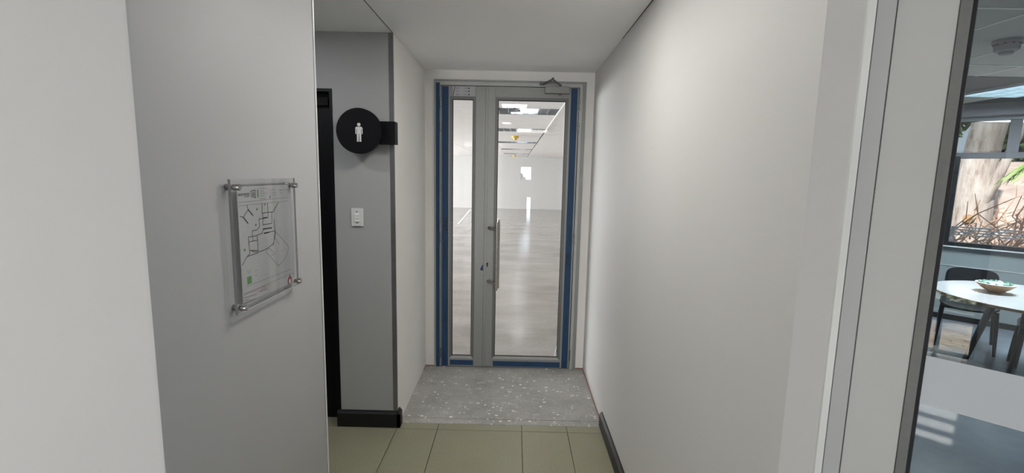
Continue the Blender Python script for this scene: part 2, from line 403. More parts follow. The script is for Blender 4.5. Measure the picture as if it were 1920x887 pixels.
mb = MB(); mb.prism([(XR, YD+0.075), (XR, 1.0255), PS(0.068), PS(0.068, 0.10), (0.80, 1.075), (0.80, YD+0.075)], 0, 2.75)
struct(mb.build('wall_right', 'paint'), 'long plain white corridor wall at right')

# ---- corridor ceiling, with the joints seen in the photo
mb = MB(); mb.box(XL+0.0025, XR-0.0, YN-0.0, YD, HC, HC+0.12)
ceil = mb.build('ceiling', 'ceil'); struct(ceil, 'smooth painted ceiling of the corridor')
struct(B('ceiling_alcove', 'ceil', (-3.2, XL-0.0025, YL, YA, HC+0.001, HC+0.12)), 'painted ceiling of the restroom alcove')
mb = MB(); mb.prism([(0.626, 1.2), (0.6372, 1.2), (0.6372, 3.0), (0.634, 3.0)], HC-0.0015, HC+0.01)
struct(mb.build('trim_1', 'dark_gap'), 'dark open joint between the ceiling and the right wall')
mb = MB(); mb.box(-0.7655, -0.7605, YL, YA, HC-0.0008, HC+0.01)
struct(mb.build('trim_2', 'dark_gap'), 'thin dark joint where the corridor and alcove ceilings meet')
# foyer ceiling kept clear of the corridor by its own outline
fo = MB(); fo.prism([(-5.2, YN), (XL, YN), (XR, YN)] + [PS(s) for s in (0.1, 5.2)] + [(0.76, -6.50), (-5.2, -0.38)], HC, HC+0.12)
struct(fo.build('ceiling_foyer', 'ceil'), 'painted foyer ceiling above the viewer')
# unseen roof slabs added to keep the sun out of the building
rf = MB(SN); rf.box(-9.0, 9.0, -4.0, 8.35, 2.80, 2.95)
struct(rf.build('roof', 'dark_gap'), 'unseen roof slab added over the building to block sun')
struct(B('roof_hall', 'dark_gap', (-9.5, 4.7, 4.0, 23.6, 2.955, 3.1)), 'unseen roof slab added over the empty hall to block sun')

# ---- skirtings
def skirt_prof(t, h): return [(0, 0), (t, 0), (t, h*0.84), (t*0.55, h*0.93), (t*0.35, h), (0, h)]
mb = MB(); mb.prism([(YA - a, b) for a, b in skirt_prof(0.021, 0.113)], -1.165, XL+0.021, axis='x')
mb.prism([(XL + a, b) for a, b in skirt_prof(0.021, 0.113)], YA-0.021, 3.016, axis='y')
struct_each(mb, 'baseboard_alcove', 'skirting_board', 'skirt', 'black skirting under the light switch turning the corner')
mb = MB(); mb.prism([(XR - a, b) for a, b in skirt_prof(0.021, 0.100)], 1.03, 3.040, axis='y')
struct(mb.build('baseboard_right', 'skirt'), 'black skirting along the right wall ending at the screed')
mb = MB(); mb.prism([(XR-0.0035, 3.04), (XR+0.001, 3.04), (XR+0.001, YD), (XR-0.0035, YD)], 0, 0.016)
mb.box(XL-0.001, XL+0.0035, YD-0.10, YD, 0, 0.012); mb.box(XL, -0.679, YD-0.0035, YD, 0, 0.010); mb.box(0.5645, XR, YD-0.0035, YD, 0, 0.012)
struct_each(mb, 'trim_3', 'primer_strip', 'pink', 'raw reddish strip along the foot of the walls by the doors')

# ---- metal corner guards
mb = MB(); mb.box(XL-0.027, XL+0.0015, YA-0.0015, YA, 0.113, HC); mb.box(XL, XL+0.0015, YA, YA+0.012, 0.113, HC)
struct_each(mb, 'trim_4', 'guard_flange', 'alu_guard', 'aluminium corner guard beside the restroom sign')
mb = MB(); mb.tube([(XL+0.0005, YL-0.0008, 0.0), (XL+0.0005, YL-0.0008, HC)], 0.004, 8)
struct(mb.build('trim_5', 'strip_w'), 'thin white corner bead on the edge of the left wall')

# ================================================================ DOUBLE DOOR
d1 = root('door_1', (-0.05, YD, 0), kind='structure', label='aluminium glazed double door with blue protective film at the corridor end')
fr = MB()
fr.box(-0.679, -0.631, YD-0.012, YD+0.07, 0, 2.468); fr.box(0.516, 0.5645, YD-0.012, YD+0.07, 0, 2.468); fr.box(-0.631, 0.516, YD-0.012, YD+0.07, 2.428, 2.468)
fr.each('door_frame', 'alu_frame', d1)
mb = MB(); mb.prism([(-0.683, 0), (-0.676, 0), (-0.676, 2.458), (0.540, 2.458), (0.540, 0), (0.567, 0), (0.567, 2.472), (-0.683, 2.472)], YD-0.020, YD-0.010, axis='y')
mb.build('architrave', 'alu', d1)
mb = MB(); mb.box(-0.6305, 0.5155, YD+0.02, YD+0.024, 2.418, 2.428); mb.box(-0.6305, -0.628, YD+0.012, YD+0.016, 0.0, 2.425); mb.box(0.513, 0.5155, YD+0.012, YD+0.016, 0.0, 2.425)
mb.each('shadow_gap', 'gasket', d1)
YF = YD - 0.004     # front face of the leaves
def leaf(x0, x1, gx0, gx1, gz0, gz1, btm):
    lf = MB().box(x0, gx0-0.022, YF, YF+0.045, 0.006, 2.424, bev=0.001).build('door_leaf', 'alu', d1)
    MB().box(gx1+0.022, x1, YF, YF+0.045, 0.006, 2.424, bev=0.001).build('stile', 'alu', lf)
    MB().box(gx0-0.022, gx1+0.022, YF+0.0005, YF+0.045, gz1+0.022, 2.424).build('top_rail', 'alu', lf)
    MB().box(gx0-0.022, gx1+0.022, YF+0.0005, YF+0.045, 0.006, gz0-0.022).build('bottom_rail', 'alu', lf)
    def bead(pts, nm='glazing_bead', mt='alu_dark'):
        MB().prism(pts, YF-0.004, YF+0.016, axis='y', bev=0.001).build(nm, mt, lf)
    bead([(gx0-0.022, gz0-0.022), (gx0, gz0), (gx0, gz1), (gx0-0.022, gz1+0.022)])
    bead([(gx1+0.022, gz0-0.022), (gx1, gz0), (gx1, gz1), (gx1+0.022, gz1+0.022)])
    bead([(gx0-0.022, gz1+0.022), (gx0, gz1), (gx1, gz1), (gx1+0.022, gz1+0.022)])
    bead([(gx0-0.022, gz0-0.022), (gx0, gz0), (gx1, gz0), (gx1+0.022, gz0-0.022)], mt='alu_frame')
    gk = MB(); t = 0.005
    gk.box(gx0, gx0+t, YF+0.010, YF+0.022, gz0, gz1); gk.box(gx1-t, gx1, YF+0.010, YF+0.022, gz0, gz1)
    gk.box(gx0, gx1, YF+0.010, YF+0.022, gz0, gz0+t); gk.box(gx0, gx1, YF+0.010, YF+0.022, gz1-t, gz1)
    gk.each('gasket', 'gasket', lf)
    MB().box(gx0+0.002, gx1-0.002, YF+0.013, YF+0.019, gz0+0.002, gz1-0.002).build('glass_pane', 'glass', lf)
    return lf
leafA = leaf(-0.626, -0.259, -0.533, -0.361, 0.100, 2.318, 0)
leafB = leaf(-0.236, 0.511, -0.155, 0.406, 0.103, 2.318, 0)
MB().box(-0.2595, -0.2365, YF+0.004, YF+0.04, 0.006, 2.424).build('meeting_strip', 'alu', d1)
MB().box(-0.2600, -0.2575, YF-0.0005, YF+0.02, 0.006, 2.424).build('meeting_seal', 'alu_dark', d1)
MB().box(-0.625, 0.51, YF+0.008, YF+0.05, 0.0005, 0.006).build('threshold_seal', 'gasket', d1)
# protective film strips
def tape(x0, x1, z0, z1, y): return MB().box(x0, x1, y-0.0006, y, z0, z1).build('protective_film', 'tape', d1)
tA = tape(-0.670, -0.6365, 0.002, 2.447, YD-0.0125)
tB = tape(-0.620, -0.5655, 0.008, 2.418, YF-0.0002)
tC = tape(0.445, 0.4985, 0.008, 2.421, YF-0.0002)
tD = tape(-0.548, -0.341, 0.016, 0.062, YF-0.0002)
tE = tape(-0.165, 0.431, 0.012, 0.060, YF-0.0002)
mb = MB(); mb.prism([(-0.262, 0.880), (-0.289, 0.880), (-0.282, 0.905), (-0.270, 0.925), (-0.262, 0.932)], YF-0.001, YF-0.0003, axis='y'); mb.build('film_scrap', 'tape', d1)
def scrawl(body, x, z, size, parent, y, down=True, width=None):
    X = (0, 0, -1) if down else (0, 0, 1); Y = (1, 0, 0) if down else (-1, 0, 0)
    return text_mesh('marker_writing', body, size, X, Y, (x, y, z), 'ink', parent, shear=0.35, thick=0.0002, width=width)
scrawl('2585', -0.592, 1.285, 0.046, tB, YF-0.0010, width=0.13); scrawl('Common', -0.592, 1.05, 0.036, tB, YF-0.0010, width=0.17)
scrawl('H. Door', -0.590, 0.42, 0.034, tB, YF-0.0010, False, width=0.16); scrawl('Dor', -0.594, 0.075, 0.034, tB, YF-0.0010, False, width=0.07)
scrawl('Comm', -0.654, 1.26, 0.026, tA, YD-0.0134, width=0.11); scrawl('455', -0.654, 1.04, 0.026, tA, YD-0.0134, width=0.07)
scrawl('2585', 0.473, 0.985, 0.040, tC, YF-0.0010, False, width=0.12); scrawl('Common', 0.474, 1.20, 0.034, tC, YF-0.0010, False, width=0.16)
scrawl('N  Door', 0.472, 0.42, 0.030, tC, YF-0.0010, False, width=0.15); scrawl('Dor', 0.474, 0.06, 0.034, tC, YF-0.0010, False, width=0.07)
text_mesh('marker_writing', '255', 0.036, (1, 0, 0), (0, 0, 1), (0.153, YF-0.0010, 0.037), 'ink', tE, shear=0.3, thick=0.0002, width=0.066)
# hinges
def hinge(x, z0, z1, y):
    h = MB().tube([(x, y, z0), (x, y, z1)], 0.0062, 10).build('hinge', 'chrome', d1, smooth=True)
    k = MB()
    for q in (0.26, 0.74): k.tube([(x, y, z0+(z1-z0)*q-0.0012), (x, y, z0+(z1-z0)*q+0.0012)], 0.0068, 10)
    k.each('knuckle_joint', 'gasket', h)
for z0, z1 in ((2.233, 2.327), (2.042, 2.133), (1.110, 1.211), (0.081, 0.175)): hinge(-0.6285, z0, z1, YD-0.014)
for z0, z1 in ((2.234, 2.333), (2.048, 2.144), (1.117, 1.223), (0.078, 0.182)): hinge(0.5135, z0, z1, YD-0.014)
# pull handle (offset bar on two cranked stand-offs)
hd = MB().tube([(-0.146, YF-0.072, 0.722), (-0.146, YF-0.072, 1.308)], 0.0125, 14).build('pull_handle', 'handle', d1, smooth=True)
MB().tube([(-0.134, YF+0.075, 0.705), (-0.134, YF+0.075, 1.322)], 0.0125, 14).build('rear_bar', 'handle', hd, smooth=True)
for z in (1.250, 0.786):
    MB().tube([(-0.214, YF+0.002, z+0.004), (-0.214, YF-0.028, z+0.003), (-0.200, YF-0.052, z), (-0.148, YF-0.072, z-0.004)], [0.013, 0.0125, 0.0115, 0.010], 12).build('stand_off', 'handle', hd, smooth=True)
    MB().tube([(-0.205, YF+0.043, z), (-0.195, YF+0.06, z), (-0.134, YF+0.075, z)], 0.010, 10).build('stand_off', 'handle', hd, smooth=True)
mb = MB(); mb.lathe([(0.0085, -0.001), (0.0085, 0.0002)], (-0.2265, YF-0.0004, 0.940), 16, 'y'); mb.box(-0.2315, -0.2215, YF-0.0014, YF, 0.912, 0.938, bev=0.0); mb.build('keyhole', 'gasket', d1)
# door closer
cl = MB().box(0.226, 0.428, YF-0.052, YF, 2.372, 2.426, bev=0.004).build('door_closer', 'alu', d1)
MB().tube([(0.352, YF-0.026, 2.426), (0.352, YF-0.026, 2.446)], 0.010, 10).build('spindle', 'alu_dark', cl)
MB().tube([(0.352, YF-0.026, 2.362), (0.352, YF-0.026, 2.373)], 0.010, 10).build('adjuster_cap', 'alu_dark', cl)
mb = MB(); mb.tube([(0.352, YF-0.026, 2.440), (0.276, YF-0.20, 2.452)], 0.009, 8, flat=0.5); mb.build('main_arm', 'alu_dark', cl)
mb = MB(); mb.tube([(0.276, YF-0.20, 2.452), (0.212, YF-0.03, 2.446)], 0.009, 8, flat=0.5); mb.build('link_arm', 'alu_dark', cl)
MB().tube([(0.276, YF-0.20, 2.446), (0.276, YF-0.20, 2.464)], 0.009, 10).build('arm_joint', 'alu_dark', cl)
MB().box(0.182, 0.222, YF-0.036, YF-0.008, 2.437, 2.456, bev=0.003).build('arm_bracket', 'alu_dark', cl)
# maker's sticker on the narrow leaf
st = MB().box(-0.530, -0.348, YF-0.0012, YF-0.0002, 2.343, 2.420).build('sticker', 'sticker', d1)
mb = MB(); mb.prism([(-0.531, 2.344), (-0.526, 2.344), (-0.510, 2.416), (-0.515, 2.418)], YF-0.0018, YF-0.0010, axis='y')
for z in (2.405, 2.381, 2.355):
    mb.prism([(-0.405, z+0.006), (-0.398, z+0.003), (-0.391, z+0.006), (-0.390, z+0.001), (-0.398, z-0.008), (-0.406, z+0.001)], YF-0.0018, YF-0.0010, axis='y')
mb.build('sticker_marks', 'print_blk', st)['kind'] = 'stuff'
mb = MB()
for z in (2.405, 2.381, 2.355):
    for dz in (-0.004, 0, 0.004):
        a = random.uniform(0.018, 0.034); mb.box(-0.503, -0.503+a, YF-0.0016, YF-0.0010, z+dz-0.001, z+dz+0.001)
        a = random.uniform(0.018, 0.036); mb.box(-0.412-a, -0.412, YF-0.0016, YF-0.0010, z+dz-0.0009, z+dz+0.0009)
    mb.box(-0.374, -0.356, YF-0.0016, YF-0.0010, z-0.001, z+0.001)
mb.build('sticker_print', 'print_gry', st)['kind'] = 'stuff'

# ================================================================ BLACK RESTROOM DOOR
d2 = root('door_2', (-1.56, YA, 0), kind='structure', label='black restroom door set back in a black frame')
mb = MB(); mb.box(-1.99, -1.945, YA-0.003, YA+0.14, 0, 2.214); mb.box(-1.160, -1.1425, YA-0.003, YA+0.14, 0, 2.214); mb.box(-1.945, -1.160, YA-0.003, YA+0.14, 2.196, 2.214)
mb.each('door_frame', 'black', d2)
MB().box(-1.944, -1.161, YA+0.088, YA+0.13, 0.006, 2.193, bev=0.001).build('door_leaf', 'black', d2)
MB().box(-1.42, -1.190, YA+0.055, YA+0.088, 2.118, 2.170, bev=0.003).build('door_closer', 'black_matt', d2)
MB().tube([(-1.88, YA+0.05, 1.0), (-1.76, YA+0.05, 1.0)], 0.009, 8).build('lever_handle', 'chrome', d2)

# ================================================================ GLASS PARTITION
w1 = root('window_1', (S0+0.2, N0, 0), SN, kind='structure', label='glass office partition with a frosted band and aluminium frame at right')
def pbox(name, mat, s0, s1, n0, n1, z0, z1, parent=w1, bev=0.0): return MB(SN).box(S0+s0, S0+s1, N0+n0, N0+n1, z0, z1, bev=bev).build(name, mat, parent)
mb = MB(SN); mb.prism([(S0+0.068, N0+0.06), (S0+0.068, N0), (S0+0.0725, N0-0.0065), (S0+0.0850, N0-0.0065), (S0+0.0850, N0+0.06)], 0, 2.6)
mb.build('corner_bead', 'strip_w', w1)
pbox('joint_line', 'dark_gap', 0.0840, 0.0862, -0.003, 0.06, 0, 2.6)
pbox('door_stop', 'post_dk', 0.0860, 0.1155, -0.0035, 0.06, 0, 2.6, bev=0.0008)
pbox('joint_line', 'dark_gap', 0.1150, 0.1170, -0.001, 0.06, 0, 2.6)
pbox('partition_post', 'grey_door', 0.1168, 0.2045, 0.0, 0.08, 0, 2.6, bev=0.0008)
pbox('joint_line', 'dark_gap', 0.2040, 0.2056, -0.001, 0.06, 0, 2.6)
pbox('glazing_channel', 'alu_part', 0.2055, 0.2215, -0.004, 0.035, 0, 2.6, bev=0.0008)
pbox('gasket', 'gasket', 0.2213, 0.2270, -0.002, 0.014, 0, 2.6)
pbox('glass_pane', 'glass_part', 0.2230, 3.6, 0.001, 0.011, 0.02, 2.6)
pbox('frosted_band', 'film', 0.2272, 3.6, -0.0004, 0.0004, 1.294, 1.3905)
pbox('bottom_channel', 'alu_part', 0.2055, 3.6, -0.008, 0.035, 0, 0.05)
pbox('glazing_channel', 'alu_part', 3.6, 3.65, -0.004, 0.035, 0, 2.6)
struct(MB(SN).box(S0+3.65, S0+5.2, N0, N0+0.1, 0, 2.75).build('wall_partition_end', 'paint'), 'wall closing the far right end of the glass partition')
struct(MB(SN).box(S0+0.02, S0+5.2, N0+0.0, N0+0.1, 2.6, 2.8).build('trim_6', 'paint'), 'head above the glass partition')

# ================================================================ FOYER BEHIND THE VIEWER (lights the near walls, mirrored in the partition)
w2 = root('window_2', (-1.3, -4.0, 0), SN, kind='structure', label='glazed foyer entrance with glazing bars behind the viewer')
mb = MB(SN)
for s in (-3.30, -2.30, -1.30, -0.28, -0.02): mb.box(s-0.02, s+0.02, -4.03, -3.97, 0, 2.02)
for z in (0.0, 1.58, 1.80, 1.99): mb.box(-3.30, -0.02, -4.03, -3.97, z, z+0.035)
mb.each('glazing_bar', 'win_black', w2)
MB(SN).box(-3.28, -0.04, -4.004, -3.996, 0.03, 1.99).build('glass_pane', 'glass', w2)
struct(MB(SN).box(-6.2, -3.32, -4.08, -3.92, 0, 2.8).build('wall_foyer_back', 'paint'), 'foyer wall left of the entrance behind the viewer')
struct(MB(SN).box(0.0, 0.35, -4.08, -3.92, 0, 2.8).build('wall_foyer_rear', 'paint'), 'foyer pier right of the entrance behind the viewer')
struct(MB(SN).box(3.65, 5.2, -4.08, -3.92, 0, 2.8).build('wall_foyer_corner', 'paint'), 'foyer wall in the far right corner behind the viewer')
# unseen passage and glazed door added to carry frontal light down the corridor
struct(B('floor_added_passage', 'foyerfloor', (-2.75, -0.15, -10.1, -3.0, -0.13, -0.001)), 'floor of the added light passage far behind the viewer')
struct(B('ceiling_added_passage', 'ceil', (-2.75, -0.15, -10.1, -2.9, HC+0.13, HC+0.2)), 'ceiling of the added light passage far behind the viewer')
struct(B('wall_added_passage_left', 'paint', (-2.85, -2.70, -10.1, -3.1, 0, 2.72)), 'left wall of the added light passage behind the viewer')
struct(B('wall_added_passage_right', 'paint', (-0.20, -0.05, -10.1, -5.5, 0, 2.72)), 'right wall of the added light passage behind the viewer')
mb = MB(); mb.box(-2.8, -1.65, -10.15, -10.0, 0, 2.72); mb.box(-0.75, -0.1, -10.15, -10.0, 0, 2.72); mb.box(-1.65, -0.75, -10.15, -10.0, 2.2, 2.72)
struct_each(mb, 'wall_added_passage_end', 'wall_panel', 'paint', 'end wall of the added light passage behind the viewer')
d3 = root('door_3', (-1.2, -10.05, 0), kind='structure', label='glazed outer door added at the end of the passage to let light in')
mb = MB(); mb.box(-1.65, -1.60, -10.08, -10.03, 0, 2.2); mb.box(-0.80, -0.75, -10.08, -10.03, 0, 2.2); mb.box(-1.60, -0.80, -10.08, -10.03, 2.12, 2.2); mb.box(-1.60, -0.80, -10.08, -10.03, 0, 0.10)
mb.each('door_stile', 'win_black', d3); B('glass_pane', 'glass', (-1.60, -0.80, -10.06, -10.052, 0.10, 2.12), d3)
area('passage_fill', (-1.2, -9.97, 1.12), 0.80, E_PASSAGE_FILL, target=(0, 1, 0), sy=2.0, col=(1.0, 0.985, 0.97))  # added area lamp standing in for daylight down the passage
struct(B('roof_added_passage', 'dark_gap', (-2.9, 0.0, -10.2, -2.0, 2.96, 3.05)), 'unseen roof slab over the added light passage')
struct(MB(SN).box(-3.32, 0.0, -4.08, -3.92, 2.025, 2.8).build('wall_foyer_head', 'paint'), 'foyer wall above the entrance behind the viewer')
struct(B('wall_foyer_left', 'paint', (-5.3, -5.15, -0.42, YL, 0, 2.8)), 'foyer wall far left behind the viewer')
struct(MB(SN).box(5.2, 5.35, -4.08, 1.3, 0, 2.8).build('wall_foyer_right', 'paint'), 'foyer wall far right behind the viewer')
gp = MB(SN).box(-9, 9, -7.5, -4.08, -0.10, -0.018).build('ground_paving', 'pavers'); struct(gp, 'sunlit brick paving outside the entrance')
MT['brick_a'] = plain('red clay paver', (0.46, 0.30, 0.22), 0.85, var=0.15); MT['brick_b'] = plain('buff clay paver', (0.62, 0.50, 0.36), 0.85, var=0.12); MT['brick_c'] = plain('grey paver', (0.42, 0.38, 0.35), 0.85, var=0.12)
bsrc = {}; rd = random.Random(11)
for row in range(12):
    for k in range(9):
        a = -1.45 + k*0.21 + (0.105 if row % 2 else 0.0); b = -5.60 + row*0.125; mt = rd.choice(['brick_a', 'brick_b', 'brick_b', 'brick_c'])
        if mt not in bsrc: bsrc[mt] = (MB(SN).box(a, a+0.198, b, b+0.113, -0.03, -0.006, bev=0.003).build('brick', mt, gp), a, b)
        else: o, a0, b0 = bsrc[mt]; sub_copy(o, gp, delta=(a-a0, b-b0, 0))
struct(MB(SN).box(-9, 0.2, -5.75, -5.62, -0.01, 0.10).build('kerb', 'win_black'), 'dark kerb at the edge of the brick paving')
def leaf_cloud(mb, rd, n, box, q0, q1):
    for k in range(n):
        p = Vector([rd.uniform(box[2*i], box[2*i+1]) for i in range(3)]); a = Vector((rd.uniform(-1, 1), rd.uniform(-1, 1), rd.uniform(-1, 1))).normalized(); b = a.orthogonal().normalized(); q = rd.uniform(q0, q1)
        mb.quad(p - a*q, p + b*q*0.5, p + a*q, p - b*q*0.5)
hg = root('hedge', (-2.7, -6.1, -0.01), SN, label='low green planting behind the kerb of the brick paving outside the entrance', cat='hedge')
MB(SN).box(-5.5, 0.1, -6.45, -5.85, -0.01, 0.20).build('hedge_core', 'leaf_dk', hg)
mb = MB(SN); leaf_cloud(mb, random.Random(5), 1800, (-5.5, 0.1, -6.5, -5.8, 0.05, 0.34), 0.03, 0.06)
mb.build('hedge_leaves', 'green', hg)['kind'] = 'stuff'
tg = root('reflection_backdrop', (-3.0, -15.5, -0.1), SN, label='unseen dark tree wall added to keep sky out of the partition reflection', cat='backdrop')  # dark backdrop added so bright sky does not haze the partition glass
MB(SN).box(-16, 9, -16, -15, -0.1, 5.6).build('backdrop_mass', 'leaf_dk', tg)
mb = MB(SN); leaf_cloud(mb, random.Random(6), 4000, (-16, 9, -15.1, -14.8, 0.0, 6.0), 0.12, 0.3)
mb.build('backdrop_leaves', 'leaf_dk', tg)['kind'] = 'stuff'
struct(MB(SN).box(-16, 9, -17, -7.5, -0.14, -0.05).build('ground_lawn', 'lawn'), 'lawn beyond the brick paving, darkened to dim its reflection')

def panel_light(name, x, y, z, sx, sy, e, label, col=(1, 0.97, 0.93), rz=0.0, frame=None):
    r = root(name, (x, y, z), label=label, cat='light')
    mb = MB(); t = 0.02
    mb.box(x-sx/2-t, x+sx/2+t, y-sy/2-t, y-sy/2, z-0.012, z); mb.box(x-sx/2-t, x+sx/2+t, y+sy/2, y+sy/2+t, z-0.012, z)
    mb.box(x-sx/2-t, x-sx/2, y-sy/2, y+sy/2, z-0.012, z); mb.box(x+sx/2, x+sx/2+t, y-sy/2, y+sy/2, z-0.012, z)
    mb.each('trim_ring', 'white_pl', r)
    B('diffuser', 'downlight', (x-sx/2, x+sx/2, y-sy/2, y+sy/2, z-0.006, z-0.001), r)
    area(name+'_lamp', (x, y, z-0.015), sx, e, col=col, sy=sy)
    return r
panel_light('panel_light', -1.9, -0.9, HC, 0.6, 0.6, E_FOYER, 'unseen square ceiling light added above the foyer at left to light the near wall', (1, 0.955, 0.92))  # unseen lamp added for a warm fill on the near left wall
panel_light('panel_light', 0.3, -1.3, HC, 0.6, 0.6, E_FOYER*0.75, 'unseen square ceiling light added straight behind the viewer to light the foyer')  # second unseen foyer lamp, added as fill from behind
panel_light('downlight', 0.0, 1.45, HC, 0.16, 0.16, E_CORR*0.35, 'small ceiling light above the near end of the corridor')
panel_light('panel_light', -0.03, 2.10, HC, 0.30, 0.30, E_CORR, 'unseen square ceiling light added to brighten the far part of the corridor')  # unseen lamp added because the corridor end stays too dim
panel_light('downlight', -1.60, 2.12, HC, 0.16, 0.16, E_ALC, 'small ceiling light inside the restroom alcove', (0.93, 0.97, 1.0))

# ================================================================ EMPTY HALL BEHIND THE DOUBLE DOOR
FY, FC = 22.79, 2.50
struct(B('floor_hall', 'farfloor', (-9.0, 4.5, 4.06, FY+0.2, -0.12, 0.0)), 'polished screed floor of the bright empty hall')
mb = MB()
hx0, hx1, hz0, hz1 = 0.27, 0.75, 1.43, 2.03; sx0, sx1, sz1 = 0.59, 0.76, 0.575
mb.box(-9, hx0, FY, FY+0.12, 0, 2.9); mb.box(0.76, 4.5, FY, FY+0.12, 0, 2.9); mb.box(hx0, 0.76, FY, FY+0.12, hz1, 2.9)
mb.box(hx1, 0.76, FY, FY+0.12, hz0, hz1); mb.box(hx0, 0.76, FY, FY+0.12, sz1, hz0); mb.box(hx0, sx0, FY, FY+0.12, 0, sz1)
mb.prism([(hx0, hz0), (0.52, hz0), (0.50, 1.53), (0.40, 1.57), (0.36, 1.70), (hx0, 1.74)], FY+0.02, FY+0.06, axis='y')
struct_each(mb, 'wall_hall_far', 'wall_panel', 'hallwall', 'far white wall of the empty hall with two bright openings')
mb = MB(); mb.box(-9.12, -9.0, 4.0, 7.0, 0, 2.9); mb.box(-9.12, -9.0, 21.5, FY+0.1, 0, 2.9); mb.box(-9.12, -9.0, 7.0, 21.5, 0, 0.7); mb.box(-9.12, -9.0, 7.0, 21.5, 2.3, 2.9)
struct_each(mb, 'wall_hall_left', 'wall_panel', 'hallwall', 'left wall of the empty hall around the added window')
w4 = root('window_4', (-9.06, 14.2, 0.7), kind='structure', label='unseen ribbon window added in the left wall to light the empty hall')  # unseen window added so low side light reaches the hall ceiling
mb = MB()
for k in range(8): mb.box(-9.08, -9.03, 7.0+k*2.064, 7.05+k*2.064, 0.7, 2.3)
mb.each('mullion', 'win_grey', w4)
B('glass_pane', 'glass', (-9.06, -9.052, 7.0, 21.5, 0.7, 2.3), w4)
area('hall_fill', (-8.95, 14.2, 1.5), 14.0, E_HALL, target=(1, 0, 0), sy=1.5, col=(0.97, 0.985, 1.0))  # added area lamp that brightens the hall through the window
struct(B('wall_hall_right', 'hallwall', (4.5, 4.62, 7.6, FY+0.1, 0, 2.9)), 'right wall of the empty hall')
struct(B('wall_hall_return', 'hallwall', (1.30, 4.6, 7.5, 7.6, 0, 2.9)), 'return wall of the empty hall')
struct(B('wall_hall_near', 'hallwall', (1.22, 1.30, 4.06, 7.6, 0, 2.9)), 'right wall of the hall beside the door')
mb = MB(); mb.box(-9.1, XL, YD+0.076, YD+0.16, 0, 2.9); mb.box(XR, 1.3, YD+0.076, YD+0.16, 0, 2.9); mb.box(XL, XR, YD+0.076, YD+0.16, 2.5, 2.9)
struct_each(mb, 'wall_hall_front', 'wall_panel', 'hallwall', 'hall side of the wall around the double door')
fc = B('ceiling_hall', 'dark_gap', (-9.0, 4.5, 4.14, FY, FC+0.115, FC+0.16)); struct(fc, 'tiled ceiling of the empty hall')
lum_rows = [(5.79, 6.39), (8.37, 8.97), (11.79, 12.39), (15.23, 15.83), (18.65, 19.25)]
me_cache = {}
def ctile(x0, x1, y0, y1):
    gp = 0.004; key = (round(x1-x0, 3), round(y1-y0, 3))
    if key not in me_cache:
        w, d = key; o = MB().box(x0+gp, x1-gp, y0+gp, y1-gp, FC, FC+0.013).build('ceiling_tile', 'tilebd', fc); me_cache[key] = (o, x0, y0)
    else:
        s, a, b = me_cache[key]; sub_copy(s, fc, delta=(x0-a, y0-b, 0))
yj = 4.17
ys = []
while yj < FY-0.02: ys.append(yj); yj = round(yj+0.6, 3)
ys.append(FY)
LX0, LX1 = -0.48, 0.525
def cut(y0, y1):
    return any(a < (y0+y1)/2 < b for a, b in lum_rows)
bands = []
edges = sorted(set([4.17, FY] + [v for r in lum_rows for v in r]))
for a, b in zip(edges[:-1], edges[1:]):
    n = max(1, round((b-a)/0.6)); bands += [(a+(b-a)*i/n, a+(b-a)*(i+1)/n) for i in range(n)]
for y0, y1 in bands:
    for x0, x1 in ((-2.88, -1.68), (-1.68, LX0), (LX0, LX1), (0.545, 1.745), (1.745, 2.945)):
        if y0 < 7.4 and x0 > 0.6: x1 = min(x1, 1.22)
        if x1 <= x0: continue
        if x0 == LX0 and cut(y0, y1): continue
        ctile(x0, x1, y0, y1)
mb = MB(); mb.box(-9, -2.885, 4.15, FY, FC, FC+0.012); mb.box(2.95, 4.5, 7.6, FY, FC, FC+0.012)
mb.each('ceiling_board', 'tilebd', fc)
mb = MB(); mb.box(0.525, 0.548, 4.17, 8.97, FC-0.012, FC+0.012); mb.build('grid_bar', 'tbar', fc)
names = ['nearest to the door', 'second from the door', 'third from the door', 'fourth from the door', 'farthest from the door']
for i, (a, b) in enumerate(lum_rows):
    r = root('recessed_light', ((LX0+LX1)/2, (a+b)/2, FC), label='mirrored recessed ceiling light in the empty hall, %s' % names[i], cat='light', group='recessed lights in the hall ceiling')
    B('tray', 'louvre', (LX0+0.01, LX1-0.01, a+0.01, b-0.01, FC+0.09, FC+0.10), r)
    mb = MB(); mb.box(LX0, LX0+0.01, a, b, FC-0.003, FC+0.10); mb.box(LX1-0.01, LX1, a, b, FC-0.003, FC+0.10); mb.box(LX0, LX1, a, a+0.01, FC-0.003, FC+0.10); mb.box(LX0, LX1, b-0.01, b, FC-0.003, FC+0.10)
    mb.each('rim', 'louvre', r)
    mb = MB()
    for k in range(1, 8):
        x = LX0 + (LX1-LX0)*k/8; mb.box(x-0.003, x+0.003, a+0.01, b-0.01, FC+0.005, FC+0.07)
    for k in range(1, 4):
        y = a + (b-a)*k/4; mb.box(LX0+0.01, LX1-0.01, y-0.003, y+0.003, FC+0.005, FC+0.07)
    mb.each('louvre_blade', 'louvre', r)
    for k in (0.125, 0.375, 0.625):
        y = a + (b-a)*k; MB().tube([(0.02, y, FC+0.078), (0.28, y, FC+0.078)], 0.012, 8).build('lit_tube', 'tube', r)
    area('recessed_lamp', ((LX0+LX1)/2, (a+b)/2, FC-0.01), LX1-LX0, E_FAR, sy=b-a, col=(1.0, 0.985, 0.97))
